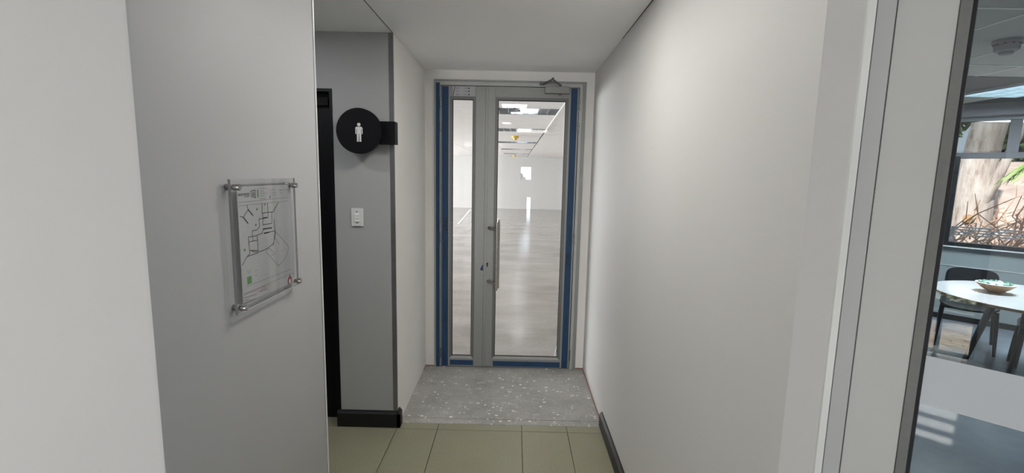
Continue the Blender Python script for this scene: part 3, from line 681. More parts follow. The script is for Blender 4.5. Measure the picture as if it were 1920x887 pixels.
# the hall is wide: further rows of the same lights outside the view
for x in (-5.0, 3.7):
    for j, (a, b) in enumerate(lum_rows):
        if x > 0 and j == 0: continue
        r = root('recessed_light', (x, (a+b)/2, FC), label='recessed ceiling light in the %s part of the empty hall, %s' % ('left' if x < 0 else 'right', names[j]), cat='light', group='recessed lights in the hall ceiling')
        B('diffuser', 'downlight', (x-0.5, x+0.5, a, b, FC-0.008, FC-0.001), r)
        area('recessed_lamp', (x, (a+b)/2, FC-0.012), 1.0, E_FAR*1.6, sy=0.6, col=(1.0, 0.985, 0.97))
r = root('downlight', (-0.152, 7.46, FC), label='small round lit downlight in the hall ceiling between the first two recessed lights', cat='light')
MB().lathe([(0.075, -0.006), (0.078, -0.001)], (-0.152, 7.46, FC), 20).build('trim_ring', 'white_pl', r); MB().lathe([(0.062, -0.010), (0.062, -0.004)], (-0.152, 7.46, FC), 20).build('lens', 'downlight', r)
for (x, y, w) in ((-0.02, 10.05, 'nearer, larger'), (-0.072, 20.6, 'farther, smaller')):
    r = root('dust_cap', (x, y, FC), label='%s yellow dust cap hanging under the hall ceiling' % w, cat='dust cap', group='yellow dust caps')
    MB().lathe([(0.075, -0.045), (0.075, -0.001)], (x, y, FC), 18).build('cap', 'yellow', r); MB().lathe([(0.03, -0.085), (0.04, -0.045)], (x, y, FC), 14).build('nozzle', 'yellow', r)
for (x, y, w) in ((-0.026, 5.72, 'just before the nearest recessed light'), (0.033, 5.94, 'at the rim of the nearest recessed light')):
    r = root('cable_clip', (x, y, FC), label='tiny black fitting on the hall ceiling %s' % w, cat='fitting')
    MB().box(x-0.012, x+0.012, y-0.012, y+0.012, FC-0.022, FC-0.003, bev=0.003).build('clip_body', 'gasket', r); MB().tube([(x, y, FC-0.004), (x, y, FC+0.08)], 0.004, 6).build('stem', 'gasket', r)
tag(MB().prism([(-2.10, 21.74), (-2.02, 21.74), (-1.86, 15.5), (-1.90, 15.5)], 0.0005, 0.004).build('floor_line', 'white_pl'), 'long white strip on the hall floor seen through the narrow pane', 'floor strip')
r = root('trunking_offcut', (0.44, 4.42, 0), label='white plastic trunking offcut on the floor behind the wide pane', cat='trunking')
mb = MB(); mb.prism([(0.402, 4.24), (0.425, 4.235), (0.492, 4.59), (0.470, 4.595)], 0.0005, 0.016); mb.build('channel', 'white_pl', r)
mb = MB(); mb.prism([(0.409, 4.25), (0.418, 4.248), (0.484, 4.58), (0.476, 4.582)], 0.016, 0.0175); mb.build('lid_groove', 'print_gry', r)

# ================================================================ RESTROOM SIGN
sg = root('restroom_sign', (-0.95, YA, 1.80), label='round black restroom sign with a white standing figure on the alcove wall', cat='sign')
MB().box(-0.905, -0.738, YA-0.072, YA-0.0016, 1.880, 2.016, bev=0.0015).build('bracket', 'black_matt', sg)
yf = YA - 0.112
dc = MB().lathe([(0.1325, 0.0), (0.1350, 0.003), (0.1350, 0.037), (0.1325, 0.040)], (-0.948, yf, 1.953), 56, 'y').build('disc', 'black_matt', sg, smooth=True)
def man(cx, cz, H, y):
    m = MB(); k = H/0.118
    def P(l): return [(cx+a*k, cz+b*k) for a, b in l]
    m.lathe([(0.0105*k, -0.0008), (0.0105*k, 0.0004)], (cx, y, cz+0.0475*k), 20, 'y')
    body = [(-0.016, 0.034), (0.016, 0.034), (0.0205, 0.030), (0.0225, 0.024), (0.0225, -0.010), (0.0165, -0.010), (0.0165, 0.020), (0.0135, 0.020),
            (0.0135, -0.057), (0.0022, -0.057), (0.0016, -0.008), (-0.0016, -0.008), (-0.0022, -0.057), (-0.0135, -0.057), (-0.0135, 0.020), (-0.0165, 0.020), (-0.0165, -0.010), (-0.0225, -0.010), (-0.0225, 0.024), (-0.0205, 0.030)]
    m.prism(P(body), y-0.0008, y+0.0004, axis='y'); return m
for nm, q in zip(('figure_head', 'figure_body'), man(-0.944, 1.944, 0.114, yf-0.0002).each('figure', 'white_sign', dc)): q.name = nm

# ================================================================ LIGHT SWITCH
sw = root('light_switch', (-1.002, YA, 1.364), label='white three-lever light switch under the restroom sign', cat='switch')
pl = MB().box(-1.040, -0.964, YA-0.011, YA, 1.364, 1.479, bev=0.0025).build('plate', 'white_pl', sw)
MB().box(-1.021, -0.985, YA-0.0125, YA-0.010, 1.394, 1.448).build('module_frame', 'tray', pl)
for z in (1.440, 1.421, 1.402):
    MB().prism([(YA-0.011, z-0.0085), (YA-0.017, z-0.007), (YA-0.0135, z+0.0075), (YA-0.011, z+0.0085)], -1.018, -0.988, axis='x').build('lever', 'white_pl', sw)
for z in (1.457, 1.386): MB().lathe([(0.0042, -0.0125), (0.0042, -0.010)], (-1.003, YA, z), 12, 'y').build('screw', 'alu_dark', sw)

# ================================================================ FLOOR PLAN ON THE LEFT WALL
XPn = -0.743
ep = root('floor_plan_board', (XL, 1.40, 1.32), label='clear acrylic board with a building floor plan on the left wall', cat='wall plan')
pan = MB().box(XPn-0.006, XPn-0.0005, 1.2215, 1.580, 1.323, 1.689, bev=0.0006).build('acrylic_panel', 'acrylic', ep)
MB().box(XPn-0.0064, XPn-0.0003, 1.2195, 1.2220, 1.323, 1.689).build('cut_edge', 'print_gry', ep)
mb = MB(); mb.box(XPn-0.006, XPn, 1.5797, 1.5805, 1.323, 1.689); mb.box(XPn-0.006, XPn, 1.2215, 1.58, 1.6887, 1.6895); mb.box(XPn-0.006, XPn, 1.2215, 1.58, 1.3225, 1.3233); mb.each('polished_edge', 'sheet', ep)
sheet = MB().box(XPn-0.0072, XPn-0.0062, 1.258, 1.562, 1.334, 1.668).build('plan_sheet', 'sheet', ep)
L8 = [[(1.301, 1.6156), (1.306, 1.6027), (1.2806, 1.5837), (1.2649, 1.5875)], [(1.3795, 1.6145), (1.3769, 1.5872), (1.4456, 1.5861), (1.4488, 1.5929), (1.477, 1.6135)], [(1.4106, 1.615), (1.4104, 1.5702), (1.3803, 1.5731), (1.3792, 1.587)], [(1.4328, 1.5863), (1.4306, 1.5513), (1.3783, 1.5518), (1.3803, 1.5731)], [(1.38, 1.5706), (1.3592, 1.5713), (1.3593, 1.5477), (1.3449, 1.5407), (1.3215, 1.5411), (1.3202, 1.5279), (1.3223, 1.513)], [(1.383, 1.5259), (1.4478, 1.5256), (1.4434, 1.5618)], [(1.3794, 1.5391), (1.3713, 1.5274), (1.3367, 1.5245), (1.2999, 1.5258), (1.2997, 1.5025)], [(1.3454, 1.5221), (1.3465, 1.4953)], [(1.3028, 1.5122), (1.3466, 1.5107)], [(1.4478, 1.5256), (1.4334, 1.4819)],
 [(1.2998, 1.5261), (1.3026, 1.4776), (1.2877, 1.472), (1.2634, 1.4523)], [(1.3446, 1.5244), (1.3466, 1.4801), (1.3035, 1.4873)], [(1.3064, 1.4868), (1.3300, 1.478), (1.3536, 1.4756), (1.38, 1.476), (1.3991, 1.4785), (1.4305, 1.486), (1.4440, 1.503), (1.4501, 1.523)], [(1.2877, 1.472), (1.3472, 1.4733)]]
THK = [[(1.2806, 1.5837), (1.3015, 1.5651)], [(1.306, 1.6027), (1.3283, 1.5852)], [(1.3794, 1.5391), (1.4283, 1.5372)], [(1.383, 1.5259), (1.41, 1.5258)], [(1.3815, 1.5715), (1.402, 1.572)]]
WNG = [[(1.4501, 1.523), (1.4576, 1.5177), (1.5274, 1.4655), (1.526, 1.452), (1.5188, 1.4401), (1.495, 1.424), (1.4593, 1.4116), (1.3882, 1.468), (1.4057, 1.4774), (1.4415, 1.4535), (1.4169, 1.4517)], [(1.4495, 1.5013), (1.4693, 1.4801)]]
THN = [[(1.2511, 1.6255), (1.5512, 1.6257)], [(1.2618, 1.6164), (1.5442, 1.6136)], [(1.4292, 1.655), (1.427, 1.632)], [(1.37, 1.6608), (1.4196, 1.6592)], [(1.3737, 1.652), (1.39, 1.6519)], [(1.3708, 1.6455), (1.4134, 1.6449)], [(1.3724, 1.6385), (1.3959, 1.6381)], [(1.3717, 1.6306), (1.3999, 1.6301)], [(1.434, 1.6531), (1.4648, 1.653)], [(1.4332, 1.6446), (1.4666, 1.6445)], [(1.4326, 1.6377), (1.4607, 1.6369)], [(1.4912, 1.6502), (1.5476, 1.6518)], [(1.4904, 1.6422), (1.5069, 1.6423)], [(1.2983, 1.5535), (1.3026, 1.5537)], [(1.277, 1.5337), (1.281, 1.5336)], [(1.4651, 1.5996), (1.4384, 1.5911)],
 [(1.2739, 1.3883), (1.546, 1.3844)], [(1.261, 1.3703), (1.557, 1.3682)], [(1.2638, 1.3417), (1.5334, 1.336)], [(1.2837, 1.4303), (1.3037, 1.4287)], [(1.286, 1.4249), (1.3004, 1.4241)], [(1.3242, 1.4251), (1.3338, 1.4237)], [(1.3228, 1.4102), (1.3348, 1.4085)], [(1.372, 1.40), (1.376, 1.40)], [(1.48, 1.46), (1.487, 1.459)], [(1.47, 1.443), (1.474, 1.443)]]
REDL = [[(1.2635, 1.368), (1.3722, 1.3668)], [(1.3525, 1.3636), (1.4085, 1.3605)], [(1.3424, 1.3575), (1.3878, 1.3566)]]
BLKL = [[(1.2627, 1.3594), (1.3236, 1.3545)], [(1.2619, 1.3514), (1.2873, 1.349)], [(1.2612, 1.3441), (1.3164, 1.3427)]]
LOGO = [[(1.325, 1.6539), (1.347, 1.6562), (1.3472, 1.6348), (1.3257, 1.6388), (1.325, 1.6539)], [(1.3419, 1.6491), (1.3332, 1.6495), (1.3312, 1.6424), (1.3416, 1.6412), (1.342, 1.6452), (1.3372, 1.6455)]]
def strokes(name, lines, w, mat, x=XPn-0.0060):
    m = MB()
    for ln in lines:
        for (a, b), (c, d) in zip(ln[:-1], ln[1:]):
            v = Vector((c-a, d-b)); l = v.length or 1e-6; e = v/l*(w*0.4); p = Vector((-v.y, v.x))/l*(w/2)
            m.prism([(a-e.x+p.x, b-e.y+p.y), (a-e.x-p.x, b-e.y-p.y), (c+e.x-p.x, d+e.y-p.y), (c+e.x+p.x, d+e.y+p.y)], x-0.0003, x, axis='x')
    o = m.build(name, mat, sheet); o['kind'] = 'stuff'; return o
XP2 = XPn - 0.0060
strokes('plan_walls', L8, 0.0022, 'print_blk'); strokes('thick_walls', THK, 0.0042, 'print_blk'); strokes('plan_wing', WNG, 0.0017, 'print_gry')
strokes('fine_print', THN, 0.0011, 'print_gry'); strokes('red_notes', REDL, 0.0018, 'print_pink'); strokes('black_notes', BLKL, 0.0022, 'print_gry'); strokes('logo', LOGO, 0.0022, 'print_blk')
text_mesh('company_name', 'GROWTHPOINT', 0.0100, (0, 1, 0), (0, 0, 1), (XP2+0.0002, 1.2890, 1.6458), 'print_blk', sheet, thick=0.0001, width=0.058)
text_mesh('company_name', 'PROPERTIES', 0.0058, (0, 1, 0), (0, 0, 1), (XP2+0.0002, 1.3047, 1.6395), 'print_gry', sheet, thick=0.0001, width=0.025)
mb = MB()
for y0, y1, z0, z1 in ((1.3574, 1.3630, 1.6345, 1.6575), (1.3475, 1.3540, 1.5970, 1.6040), (1.4235, 1.4300, 1.6285, 1.6345), (1.4865, 1.4915, 1.6490, 1.6535), (1.2823, 1.3044, 1.3925, 1.4140), (1.2745, 1.2830, 1.489, 1.496), (1.3925, 1.3980, 1.609, 1.614)):
    mb.box(XP2-0.0003, XP2, y0, y1, z0, z1)
mb.prism([(1.3356, 1.556), (1.341, 1.5605), (1.346, 1.556), (1.341, 1.5515)], XP2-0.0003, XP2, axis='x')
mb.each('green_mark', 'print_grn', sheet)
mb = MB(); mb.prism([(1.516, 1.338), (1.538, 1.338), (1.545, 1.348), (1.540, 1.357), (1.534, 1.362), (1.531, 1.371), (1.526, 1.362), (1.519, 1.358), (1.513, 1.350)], XP2-0.0003, XP2, axis='x'); mb.build('red_emblem', 'print_red', sheet)
mb = MB(); mb.lathe([(0.008, 0.0), (0.008, 0.0003)], (XP2, 1.528, 1.345), 16, 'x'); mb.build('emblem_ring', 'sheet', sheet)
for (y, z) in ((1.2330, 1.6682), (1.5560, 1.6650), (1.5600, 1.3400), (1.2340, 1.3403)):
    s = MB().lathe([(0.0085, 0.0), (0.0085, 0.013)], (XL, y, z), 18, 'x').build('stand_off', 'chrome', ep, smooth=True)
    MB().lathe([(0.0085, 0.0205), (0.0085, 0.036), (0.0075, 0.038)], (XL, y, z), 18, 'x').build('cap', 'chrome', s, smooth=True)
    MB().lathe([(0.004, 0.012), (0.004, 0.022)], (XL, y, z), 10, 'x').build('screw', 'chrome', s)

# ================================================================ OFFICE BEHIND THE PARTITION
NW, OC = 8.0, 2.62
struct(MB().prism([PS(0.03), PS(5.4, 0.0), tuple((SN @ Vector((5.2, NW, 0)))[:2]), tuple((SN @ Vector((-2.0, NW, 0)))[:2]), (0.72, 3.5), (0.72, 1.10)], -0.12, -0.0005).build('floor_office', 'officefloor'), 'blue grey polished floor of the office')
struct(MB(SN).box(-2.05, -1.95, 2.95, NW, 0, 2.8).build('wall_office_left', 'office_wall'), 'left office wall')
struct(MB(SN).box(5.2, 5.3, N0, NW, 0, 2.8).build('wall_office_right', 'office_wall'), 'right office wall')
WS0, WS1 = -0.384, 3.4     # lower pane
mb = MB(SN)
mb.box(-2.0, -0.52, NW, NW+0.16, 0, 2.8); mb.box(3.5, 5.3, NW, NW+0.16, 0, 2.8); mb.box(-0.52, 3.5, NW, NW+0.16, 0, 0.93); mb.box(-0.52, 3.5, NW, NW+0.16, 2.46, 2.8)
struct_each(mb, 'wall_office_window', 'wall_panel', 'office_wall', 'pale office wall below and beside the big window')
struct(MB(SN).box(-2.0, 5.3, NW-0.02, NW, -0.02, 0.065).build('baseboard_office', 'skirt'), 'black skirting under the office window')
struct(MB(SN).box(-2.0, 5.3, NW-0.006, NW, 0.684, 0.690).build('trim_7', 'strip_w'), 'thin pale line along the office wall under the window')
struct(MB(SN).box(-2.0, 5.3, NW-0.18, NW, 2.50, 2.80).build('trim_8', 'bulkhead'), 'grey bulkhead above the office window')
w3 = root('window_3', (1.5, NW+0.05, 0.93), SN, kind='structure', label='wide black framed office window with a tinted upper light')
mb = MB(SN); mb.box(-0.52, WS0, NW-0.01, NW+0.09, 0.93, 2.04); mb.box(-0.52, 3.5, NW-0.01, NW+0.09, 0.93, 0.985); mb.box(WS1, 3.5, NW-0.01, NW+0.09, 0.93, 2.46)
mb.each('window_frame', 'win_black', w3)
MB(SN).box(-0.52, 3.5, NW-0.06, NW+0.02, 0.925, 0.935).build('window_sill', 'rail', w3)
MB(SN).box(-0.52, 3.5, NW, NW+0.09, 2.015, 2.085, bev=0.002).build('transom', 'win_grey', w3)
for s in (-0.008, 1.2, 2.3): MB(SN).box(s, s+0.10, NW, NW+0.08, 2.085, 2.46, bev=0.002).build('mullion', 'win_grey', w3)
MB(SN).box(1.95, 2.03, NW, NW+0.08, 0.985, 2.015, bev=0.002).build('mullion', 'win_black', w3)
MB(SN).box(-0.39, WS1, NW+0.04, NW+0.046, 0.985, 2.015).build('glass_pane', 'glass_dim', w3)
MB(SN).box(-0.52, WS1, NW+0.04, NW+0.046, 2.085, 2.46).build('tinted_pane', 'glass_tint', w3)
# office ceiling: tiles between exposed white bars
oc = MB(SN).prism([(-2.0, 2.9), (-1.1, N0+0.1), (5.2, N0+0.1), (5.2, NW), (-2.0, NW)], OC+0.02, OC+0.06).build('ceiling_office', 'dark_gap'); struct(oc, 'grey tiled office ceiling with exposed bars')
MT['tile_o'] = plain('grey office ceiling tile', (0.60, 0.60, 0.54), 0.85, var=0.02)
ox = [2.70 + 0.595*k for k in range(-3, 9)]; oy = [3.76 + 1.19*k for k in range(-4, 5)]
LXa, LXb, LYa, LYb = ox[6], ox[7], oy[4], oy[5]
oc_src = {}
for i in range(len(ox)-1):
    for j in range(len(oy)-1):
        cx, cy = (ox[i]+ox[i+1])/2, (oy[j]+oy[j+1])/2; c = Vector((cx, cy, 0)); n, s = c.dot(NV), c.dot(DV)
        if n < N0+0.55 or n > NW-0.4 or s < -1.6 or s > 4.6 or cx < 1.2: continue
        if i == 6 and j == 4: continue
        if not oc_src: 
            o = MB().box(ox[i]+0.012, ox[i+1]-0.012, oy[j]+0.012, oy[j+1]-0.012, OC, OC+0.02).build('ceiling_tile', 'tile_o', oc); oc_src['o'] = (o, i, j)
        else:
            o, a, b = oc_src['o']; I = WM[oc.name].to_3x3().inverted()
            sub_copy(o, oc, delta=I @ Vector((ox[i]-ox[a], oy[j]-oy[b], 0)))
bars = MB()
for x in ox[1:]:
    b0 = (N0+0.15 - x*NV.x)/NV.y; b1 = (NW-0.2 - x*NV.x)/NV.y; b0 = max(b0, (x*DV.x-5.0)/(-DV.y)); b1 = min(b1, (x*DV.x+1.9)/(-DV.y))
    if b1 > b0 + 0.3: bars.box(x-0.010, x+0.010, b0, b1, OC-0.003, OC+0.018)
for y in oy:
    a0 = (N0+0.15 - y*NV.y)/NV.x; a1 = (NW-0.2 - y*NV.y)/NV.x; a0 = max(a0, (-1.9 - y*DV.y)/DV.x); a1 = min(a1, (5.0 - y*DV.y)/DV.x)
    if a1 > a0 + 0.3: bars.box(a0, a1, y-0.010, y+0.010, OC-0.004, OC+0.018)
bars.each('grid_bar', 'tbar', oc)
r = root('louvre_light', ((LXa+LXb)/2, (LYa+LYb)/2, OC), label='lit fluorescent ceiling light with a blue white louvre in the office', cat='light')
B('diffuser', 'tray_lit', (LXa+0.012, LXb-0.012, LYa+0.012, LYb-0.012, OC+0.012, OC+0.016), r)
for k in range(3):
    x = LXa + (LXb-LXa)*(k+0.5)/3; MB().tube([(x, LYa+0.05, OC+0.004), (x, LYb-0.05, OC+0.004)], 0.012, 8).build('lit_tube', 'tube_blue', r)
mb = MB()
for k in range(4): x = LXa+0.012 + (LXb-LXa-0.024)*k/3; mb.box(x-0.004, x+0.004, LYa+0.012, LYb-0.012, OC-0.03, OC)
for k in range(13): y = LYa+0.012 + (LYb-LYa-0.024)*k/12; mb.box(LXa+0.012, LXb-0.012, y-0.003, y+0.003, OC-0.03, OC)
mb.each('louvre_blade', 'tray', r)
area('louvre_lamp', ((LXa+LXb)/2, (LYa+LYb)/2, OC-0.035), LXb-LXa-0.03, E_OFF, sy=LYb-LYa-0.03, col=(0.8, 0.93, 1.0))
# smoke detector
dx, dy = 3.095, 3.115
r = root('smoke_detector', (dx, dy, OC), label='grey round smoke detector on the office ceiling', cat='smoke detector')
MB().lathe([(0.069, -0.026), (0.073, -0.019), (0.073, -0.004), (0.068, 0.0)], (dx, dy, OC), 36).build('base', 'detector', r, smooth=True)
MB().lathe([(0.048, -0.072), (0.060, -0.064), (0.063, -0.032), (0.060, -0.030)], (dx, dy, OC), 36).build('chamber', 'detector', r, smooth=True)
mb = MB()
for k in range(10):
    th = 2*PI*k/10; mb.box(dx+0.060*math.cos(th)-0.005, dx+0.060*math.cos(th)+0.005, dy+0.060*math.sin(th)-0.005, dy+0.060*math.sin(th)+0.005, OC-0.032, OC-0.024)
mb.build('vent_ribs', 'gasket', r)['kind'] = 'stuff'; MB().lathe([(0.026, -0.090), (0.034, -0.086), (0.036, -0.071)], (dx, dy, OC), 28).build('nose', 'detector', r, smooth=True)

# table
ts, tn, tr = 0.32, 5.966, 0.68
t = root('meeting_table', (ts, tn, 0), SN, label='round white meeting table with a wooden edge in the office', cat='table')
top = MB(SN).lathe([(tr-0.006, 0.748), (tr-0.001, 0.7475), (tr-0.001, 0.750), (tr-0.006, 0.7505)], (ts, tn, 0), 72).build('table_top', 'table_top', t, smooth=True)
MB(SN).lathe([(tr-0.06, 0.722), (tr-0.004, 0.726), (tr, 0.746), (tr-0.002, 0.7478)], (ts, tn, 0), 72).build('wooden_edge', 'wood', t, smooth=True)
for k in range(4):
    th = PI + k*PI/2 + 0.12; c, s_ = math.cos(th), math.sin(th)
    MB(SN).tube([(ts+c*0.24, tn+s_*0.24, 0.724), (ts+c*0.40, tn+s_*0.40, 0.0)], [0.030, 0.020], 16).build('leg', 'table_leg', t, smooth=True)
MB(SN).lathe([(0.26, 0.700), (0.26, 0.722)], (ts, tn, 0), 24).build('under_frame', 'table_leg', t)

# chairs (front of the chair is local -y)
def make_chair(s, n, rz, label):
    c = root('meeting_chair', (s, n, 0), SN, rz, label=label, cat='chair', group='black chairs around the meeting table')
    F = WM[c.name]
    def shell(fn, nu, nv, th):
        m = MB(F); g1 = [[Vector(fn(u/nu, v/nv)) for u in range(nu+1)] for v in range(nv+1)]
        def nrm(v, u):
            a = g1[v][min(u+1, nu)] - g1[v][max(u-1, 0)]; b = g1[min(v+1, nv)][u] - g1[max(v-1, 0)][u]; return a.cross(b).normalized()
        o = len(m.v)
        for lay in (0, 1):
            for v in range(nv+1):
                for u in range(nu+1): m.v.append(g1[v][u] + nrm(v, u)*th*lay)
        W = nu+1; K = W*(nv+1)
        for v in range(nv):
            for u in range(nu):
                a = [v*W+u, v*W+u+1, (v+1)*W+u+1, (v+1)*W+u]; m.f.append(a); m.f.append([K+i for i in a[::-1]])
        rim = [u for u in range(W)] + [v*W+nu for v in range(1, nv+1)] + [nv*W+u for u in range(nu-1, -1, -1)] + [v*W for v in range(nv-1, 0, -1)]
        for i in range(len(rim)): a, b = rim[i], rim[(i+1) % len(rim)]; m.f.append([a, b, K+b, K+a])
        return m
    def sq(u, v, hw, hd, k=5.0):
        x, y = 2*u-1, 2*v-1
        # rounded rectangle mapping
        l = max(abs(x), abs(y)) or 1; ln = (abs(x)**k + abs(y)**k)**(1/k); q = l/ln if ln else 1
        return x*q*hw, y*q*hd
    def seat(u, v):
        x, y = sq(u, v, 0.225, 0.215); return (x, y-0.01, 0.455 + 0.025*(abs(x)/0.22)**2 - 0.02*max(0, -y/0.21)**3)
    def back(u, v):
        x, z = sq(u, v, 0.205, 0.15); return (x, 0.235 + 0.05*(z+0.15)/0.3 - 0.035*(abs(x)/0.2)**2, 0.645 + z)
    shell(seat, 12, 12, -0.018).build('seat', 'chair', c, smooth=True); shell(back, 12, 10, -0.014).build('backrest', 'chair', c, smooth=True)
    for sx in (-1, 1):
        MB(F).tube([(sx*0.20, -0.19, 0.44), (sx*0.212, -0.215, 0.25), (sx*0.225, -0.235, 0.0)], [0.020, 0.018, 0.013], 10).build('leg', 'chair', c, smooth=True)
        MB(F).tube([(sx*0.195, 0.17, 0.44), (sx*0.21, 0.21, 0.25), (sx*0.225, 0.255, 0.0)], [0.020, 0.018, 0.013], 10).build('leg', 'chair', c, smooth=True)
        MB(F).tube([(sx*0.17, 0.16, 0.43), (sx*0.165, 0.225, 0.50), (sx*0.155, 0.248, 0.66)], [0.017, 0.015, 0.012], 10).build('back_support', 'chair', c, smooth=True)
    mb = MB(F); mb.tube([(-0.20, -0.18, 0.425), (0.20, -0.18, 0.425)], 0.012, 8); mb.tube([(-0.195, 0.16, 0.425), (0.195, 0.16, 0.425)], 0.012, 8); mb.each('seat_rail', 'chair', c)
    return c
make_chair(-0.10, 6.82, 0.05, 'black chair with a rounded back behind the white table under the window')
make_chair(0.47, 6.33, -PI/2, 'black chair pushed under the white table at the right edge')

# bowl of sweets
bs, bn = 0.065, 5.985
r = root('bowl', (bs, bn, 0.7505), SN, label='small wooden bowl of wrapped sweets on the white table', cat='bowl')
MB(SN).lathe([(0.040, 0.0), (0.045, 0.004), (0.095, 0.038), (0.135, 0.080), (0.130, 0.080), (0.088, 0.045), (0.03, 0.014)], (bs, bn, 0.7505), 40).build('bowl_body', 'wood', r, smooth=True)
MB(SN).lathe([(0.134, 0.079), (0.137, 0.083), (0.129, 0.084)], (bs, bn, 0.7505), 40).build('rim', 'candy_w', r, smooth=True)
k = 0; lay = [(0, 0, 0.062)] + [(0.05*math.cos(a), 0.05*math.sin(a), 0.068) for a in [i*2*PI/6 for i in range(6)]] + [(0.098*math.cos(a), 0.098*math.sin(a), 0.083) for a in [0.2+i*2*PI/11 for i in range(11)]]
src = {}
for x, y, z in lay:
    m = 'candy_g' if k % 3 else 'candy_w'
    if m not in src:
        c = root('wrapped_sweet', (bs+x, bn+y, 0.7505+z), SN, label='%s wrapped sweet in the wooden bowl' % ('mint green' if k % 3 else 'white'), cat='sweet', group='%s sweets in the bowl' % ('green' if k % 3 else 'white'))
        w = MB(WM[c.name]); w.tube([(-0.018, 0, 0), (-0.014, 0, 0), (0, 0, 0), (0.014, 0, 0), (0.018, 0, 0)], [0.004, 0.011, 0.014, 0.011, 0.004], 8); body = w.build('sweet', m, c, smooth=True)
        w = MB(WM[c.name])
        for q in (-1, 1): w.tube([(q*0.018, 0, 0), (q*0.030, 0, 0.002)], [0.003, 0.012], 8, flat=0.35)
        tw = w.each('twisted_end', m, c); src[m] = (c, body, tw)
    else:
        c0, b0, t0 = src[m]; c = c0.copy(); COL.objects.link(c)
        c.matrix_world = SN @ Matrix.Translation((bs+x, bn+y, 0.7505+z)) @ Matrix.Rotation(random.uniform(0, 6), 4, 'Z') @ Matrix.Rotation(random.uniform(-.3, .3), 4, 'Y')
        for p in (b0, *t0): q = p.copy(); COL.objects.link(q); q.parent = c
    k += 1

# ================================================================ OUTSIDE THE OFFICE WINDOW
struct(MB(SN).box(-3.0, 22, NW+0.2, 40, -0.4, -0.25).build('ground', 'soil'), 'dry ground outside the office window')
bk = MB(SN); bk.prism([(12.6, -0.26), (15.5, 1.3), (19.5, 2.3), (24, 2.6), (24, -0.26)], -3.0, 16, axis='x')
struct(bk.build('ground_bank', 'soil'), 'reddish earth bank rising behind the gum tree')
# big pale trunk
t = root('gum_tree', (-0.36, 11.4, -0.26), SN, label='thick pale gum tree trunk outside the office window', cat='tree')
m = MB(SN); pts = []; rad = []
for i in range(15):
    z = -0.3 + i*0.45; pts.append((-0.38 + 0.050*z + 0.03*math.sin(i*0.9), 11.4, z)); rad.append(0.30 - 0.012*i + 0.10*math.exp(-(z+0.3)*1.6) + 0.012*math.sin(i*2.1))
m.tube(pts, rad, 26); m.build('trunk', 'bark', t, smooth=True)
m = MB(SN); m.tube([(-0.30, 11.3, 1.15), (-0.08, 11.2, 1.7), (0.10, 11.15, 2.5), (0.22, 11.1, 3.6)], [0.10, 0.07, 0.055, 0.04], 12); m.build('side_stem', 'bark', t, smooth=True)
m = MB(SN); m.lathe([(0.07, -0.02), (0.05, 0.02)], (-0.33, 11.09, 1.12), 12, 'y'); m.build('broken_knot', 'wood', t)
# brush
m = MB(SN)
for i in range(1100):
    x, y = random.uniform(-1.6, 6.0), random.uniform(9.6, 13.5); z = random.uniform(-0.25, 0.9); a = random.uniform(-1, 1); h = random.uniform(0.3, 0.9)
    p = [Vector((x, y, z))]
    for kx in range(4): p.append(p[-1] + Vector((a*0.18 + random.uniform(-.14, .14), random.uniform(-.12, .12), h*0.25 + random.uniform(-.12, .10))))
    m.tube(p, [0.014, 0.012, 0.009, 0.007, 0.004], 4, cap=False)
tag(m.build('dry_brush', 'twig'), 'tangled reddish dry brush beside the gum tree outside', 'brush', kind='stuff')
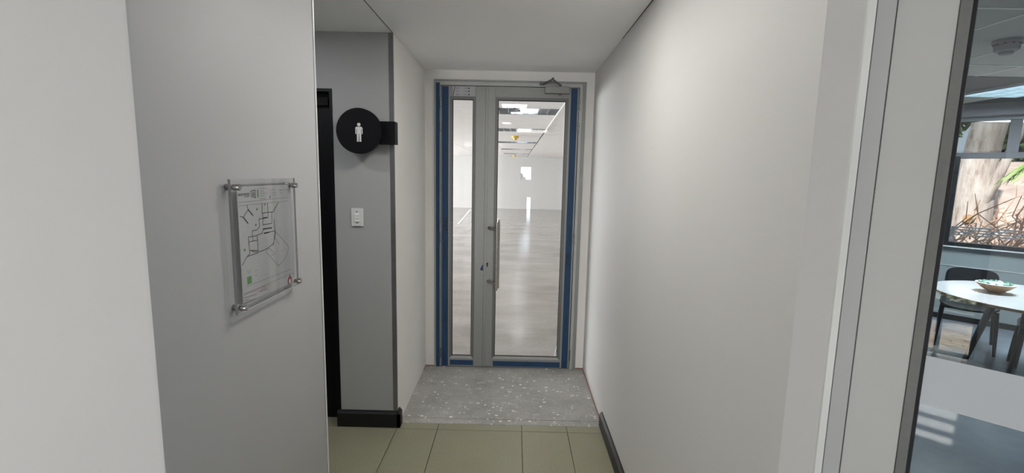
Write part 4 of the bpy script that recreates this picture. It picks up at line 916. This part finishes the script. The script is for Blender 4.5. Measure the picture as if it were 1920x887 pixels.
# palm
pr = root('palm', (0.85, 10.6, -0.26), SN, label='bright green palm at the right edge of the office window', cat='palm')
m = MB(SN); m.tube([(0.85, 10.6, -0.26), (0.80, 10.6, 1.0), (0.82, 10.6, 2.2)], [0.10, 0.08, 0.07], 12); m.build('trunk', 'bark', pr, smooth=True)
for i in range(13):
    th = i*2*PI/13 + 0.3; m = MB(SN); d = Vector((math.cos(th), math.sin(th)*0.7, 0)); c = Vector((0.82, 10.6, 2.2)); sp = []
    for q in range(9): u = q/8; sp.append(c + d*0.85*u + Vector((0, 0, 0.30*u - 0.75*u*u)))
    m.tube(sp, [0.012*(1-0.08*q) for q in range(9)], 5)
    sd = Vector((-d.y, d.x, 0)).normalized()
    for q in range(1, 9):
        for sg in (-1, 1):
            for hh in (0, 0.5):
                a = sp[q-1].lerp(sp[q], hh); tip = a + sd*sg*0.26*(1-0.05*q) + d*0.10 + Vector((0, 0, -0.12))
                m.quad(a + d*0.012, tip, tip - d*0.004, a - d*0.012)
    m.build('frond', 'green', pr)
# leafy trees further off
def tree(s, n, h, r, label, seed):
    rd = random.Random(seed); t = root('leafy_tree', (s, n, -0.26), SN, label=label, cat='tree', group='trees far outside the office window')
    m = MB(SN); m.tube([(s, n, -0.26), (s+0.1, n, h*0.5), (s, n, h*0.95)], [0.16, 0.12, 0.05], 10); m.build('trunk', 'bark', t, smooth=True)
    m = MB(SN)
    for i in range(5200):
        while True:
            p = Vector((rd.uniform(-1, 1), rd.uniform(-1, 1), rd.uniform(-1, 1)))
            if 0.35 < p.length < 1: break
        c = Vector((s, n, h)) + Vector((p.x*r, p.y*r*0.7, p.z*r*0.8)); a = Vector((rd.uniform(-1, 1), rd.uniform(-1, 1), rd.uniform(-1, 1))).normalized(); b = a.orthogonal().normalized(); k = rd.uniform(0.10, 0.24)
        m.quad(c - a*k, c + b*k*0.4, c + a*k, c - b*k*0.4)
    o = m.build('foliage', 'leaf_dk', t); o['kind'] = 'stuff'
tree(-2.6, 19.0, 3.9, 1.9, 'olive leafy tree behind the gum tree at left', 1)
tree(1.3, 21.5, 3.1, 2.0, 'olive leafy tree behind the palm', 2)
tree(5.2, 18.5, 3.6, 2.2, 'olive leafy tree far right outside the window', 3)
# white slatted rail
rl = root('slat_rail', (0.2, 8.9, -0.26), SN, label='low white slatted rail just outside the office window', cat='railing')
for z in (1.00, 1.035, 1.07, 1.105): MB(SN).box(-1.2, 0.45, 8.9, 8.93, z, z+0.016).build('slat', 'rail', rl)
for s in (-1.15, -0.42, 0.40): MB(SN).box(s, s+0.04, 8.93, 8.97, -0.26, 1.12).build('post', 'rail', rl)
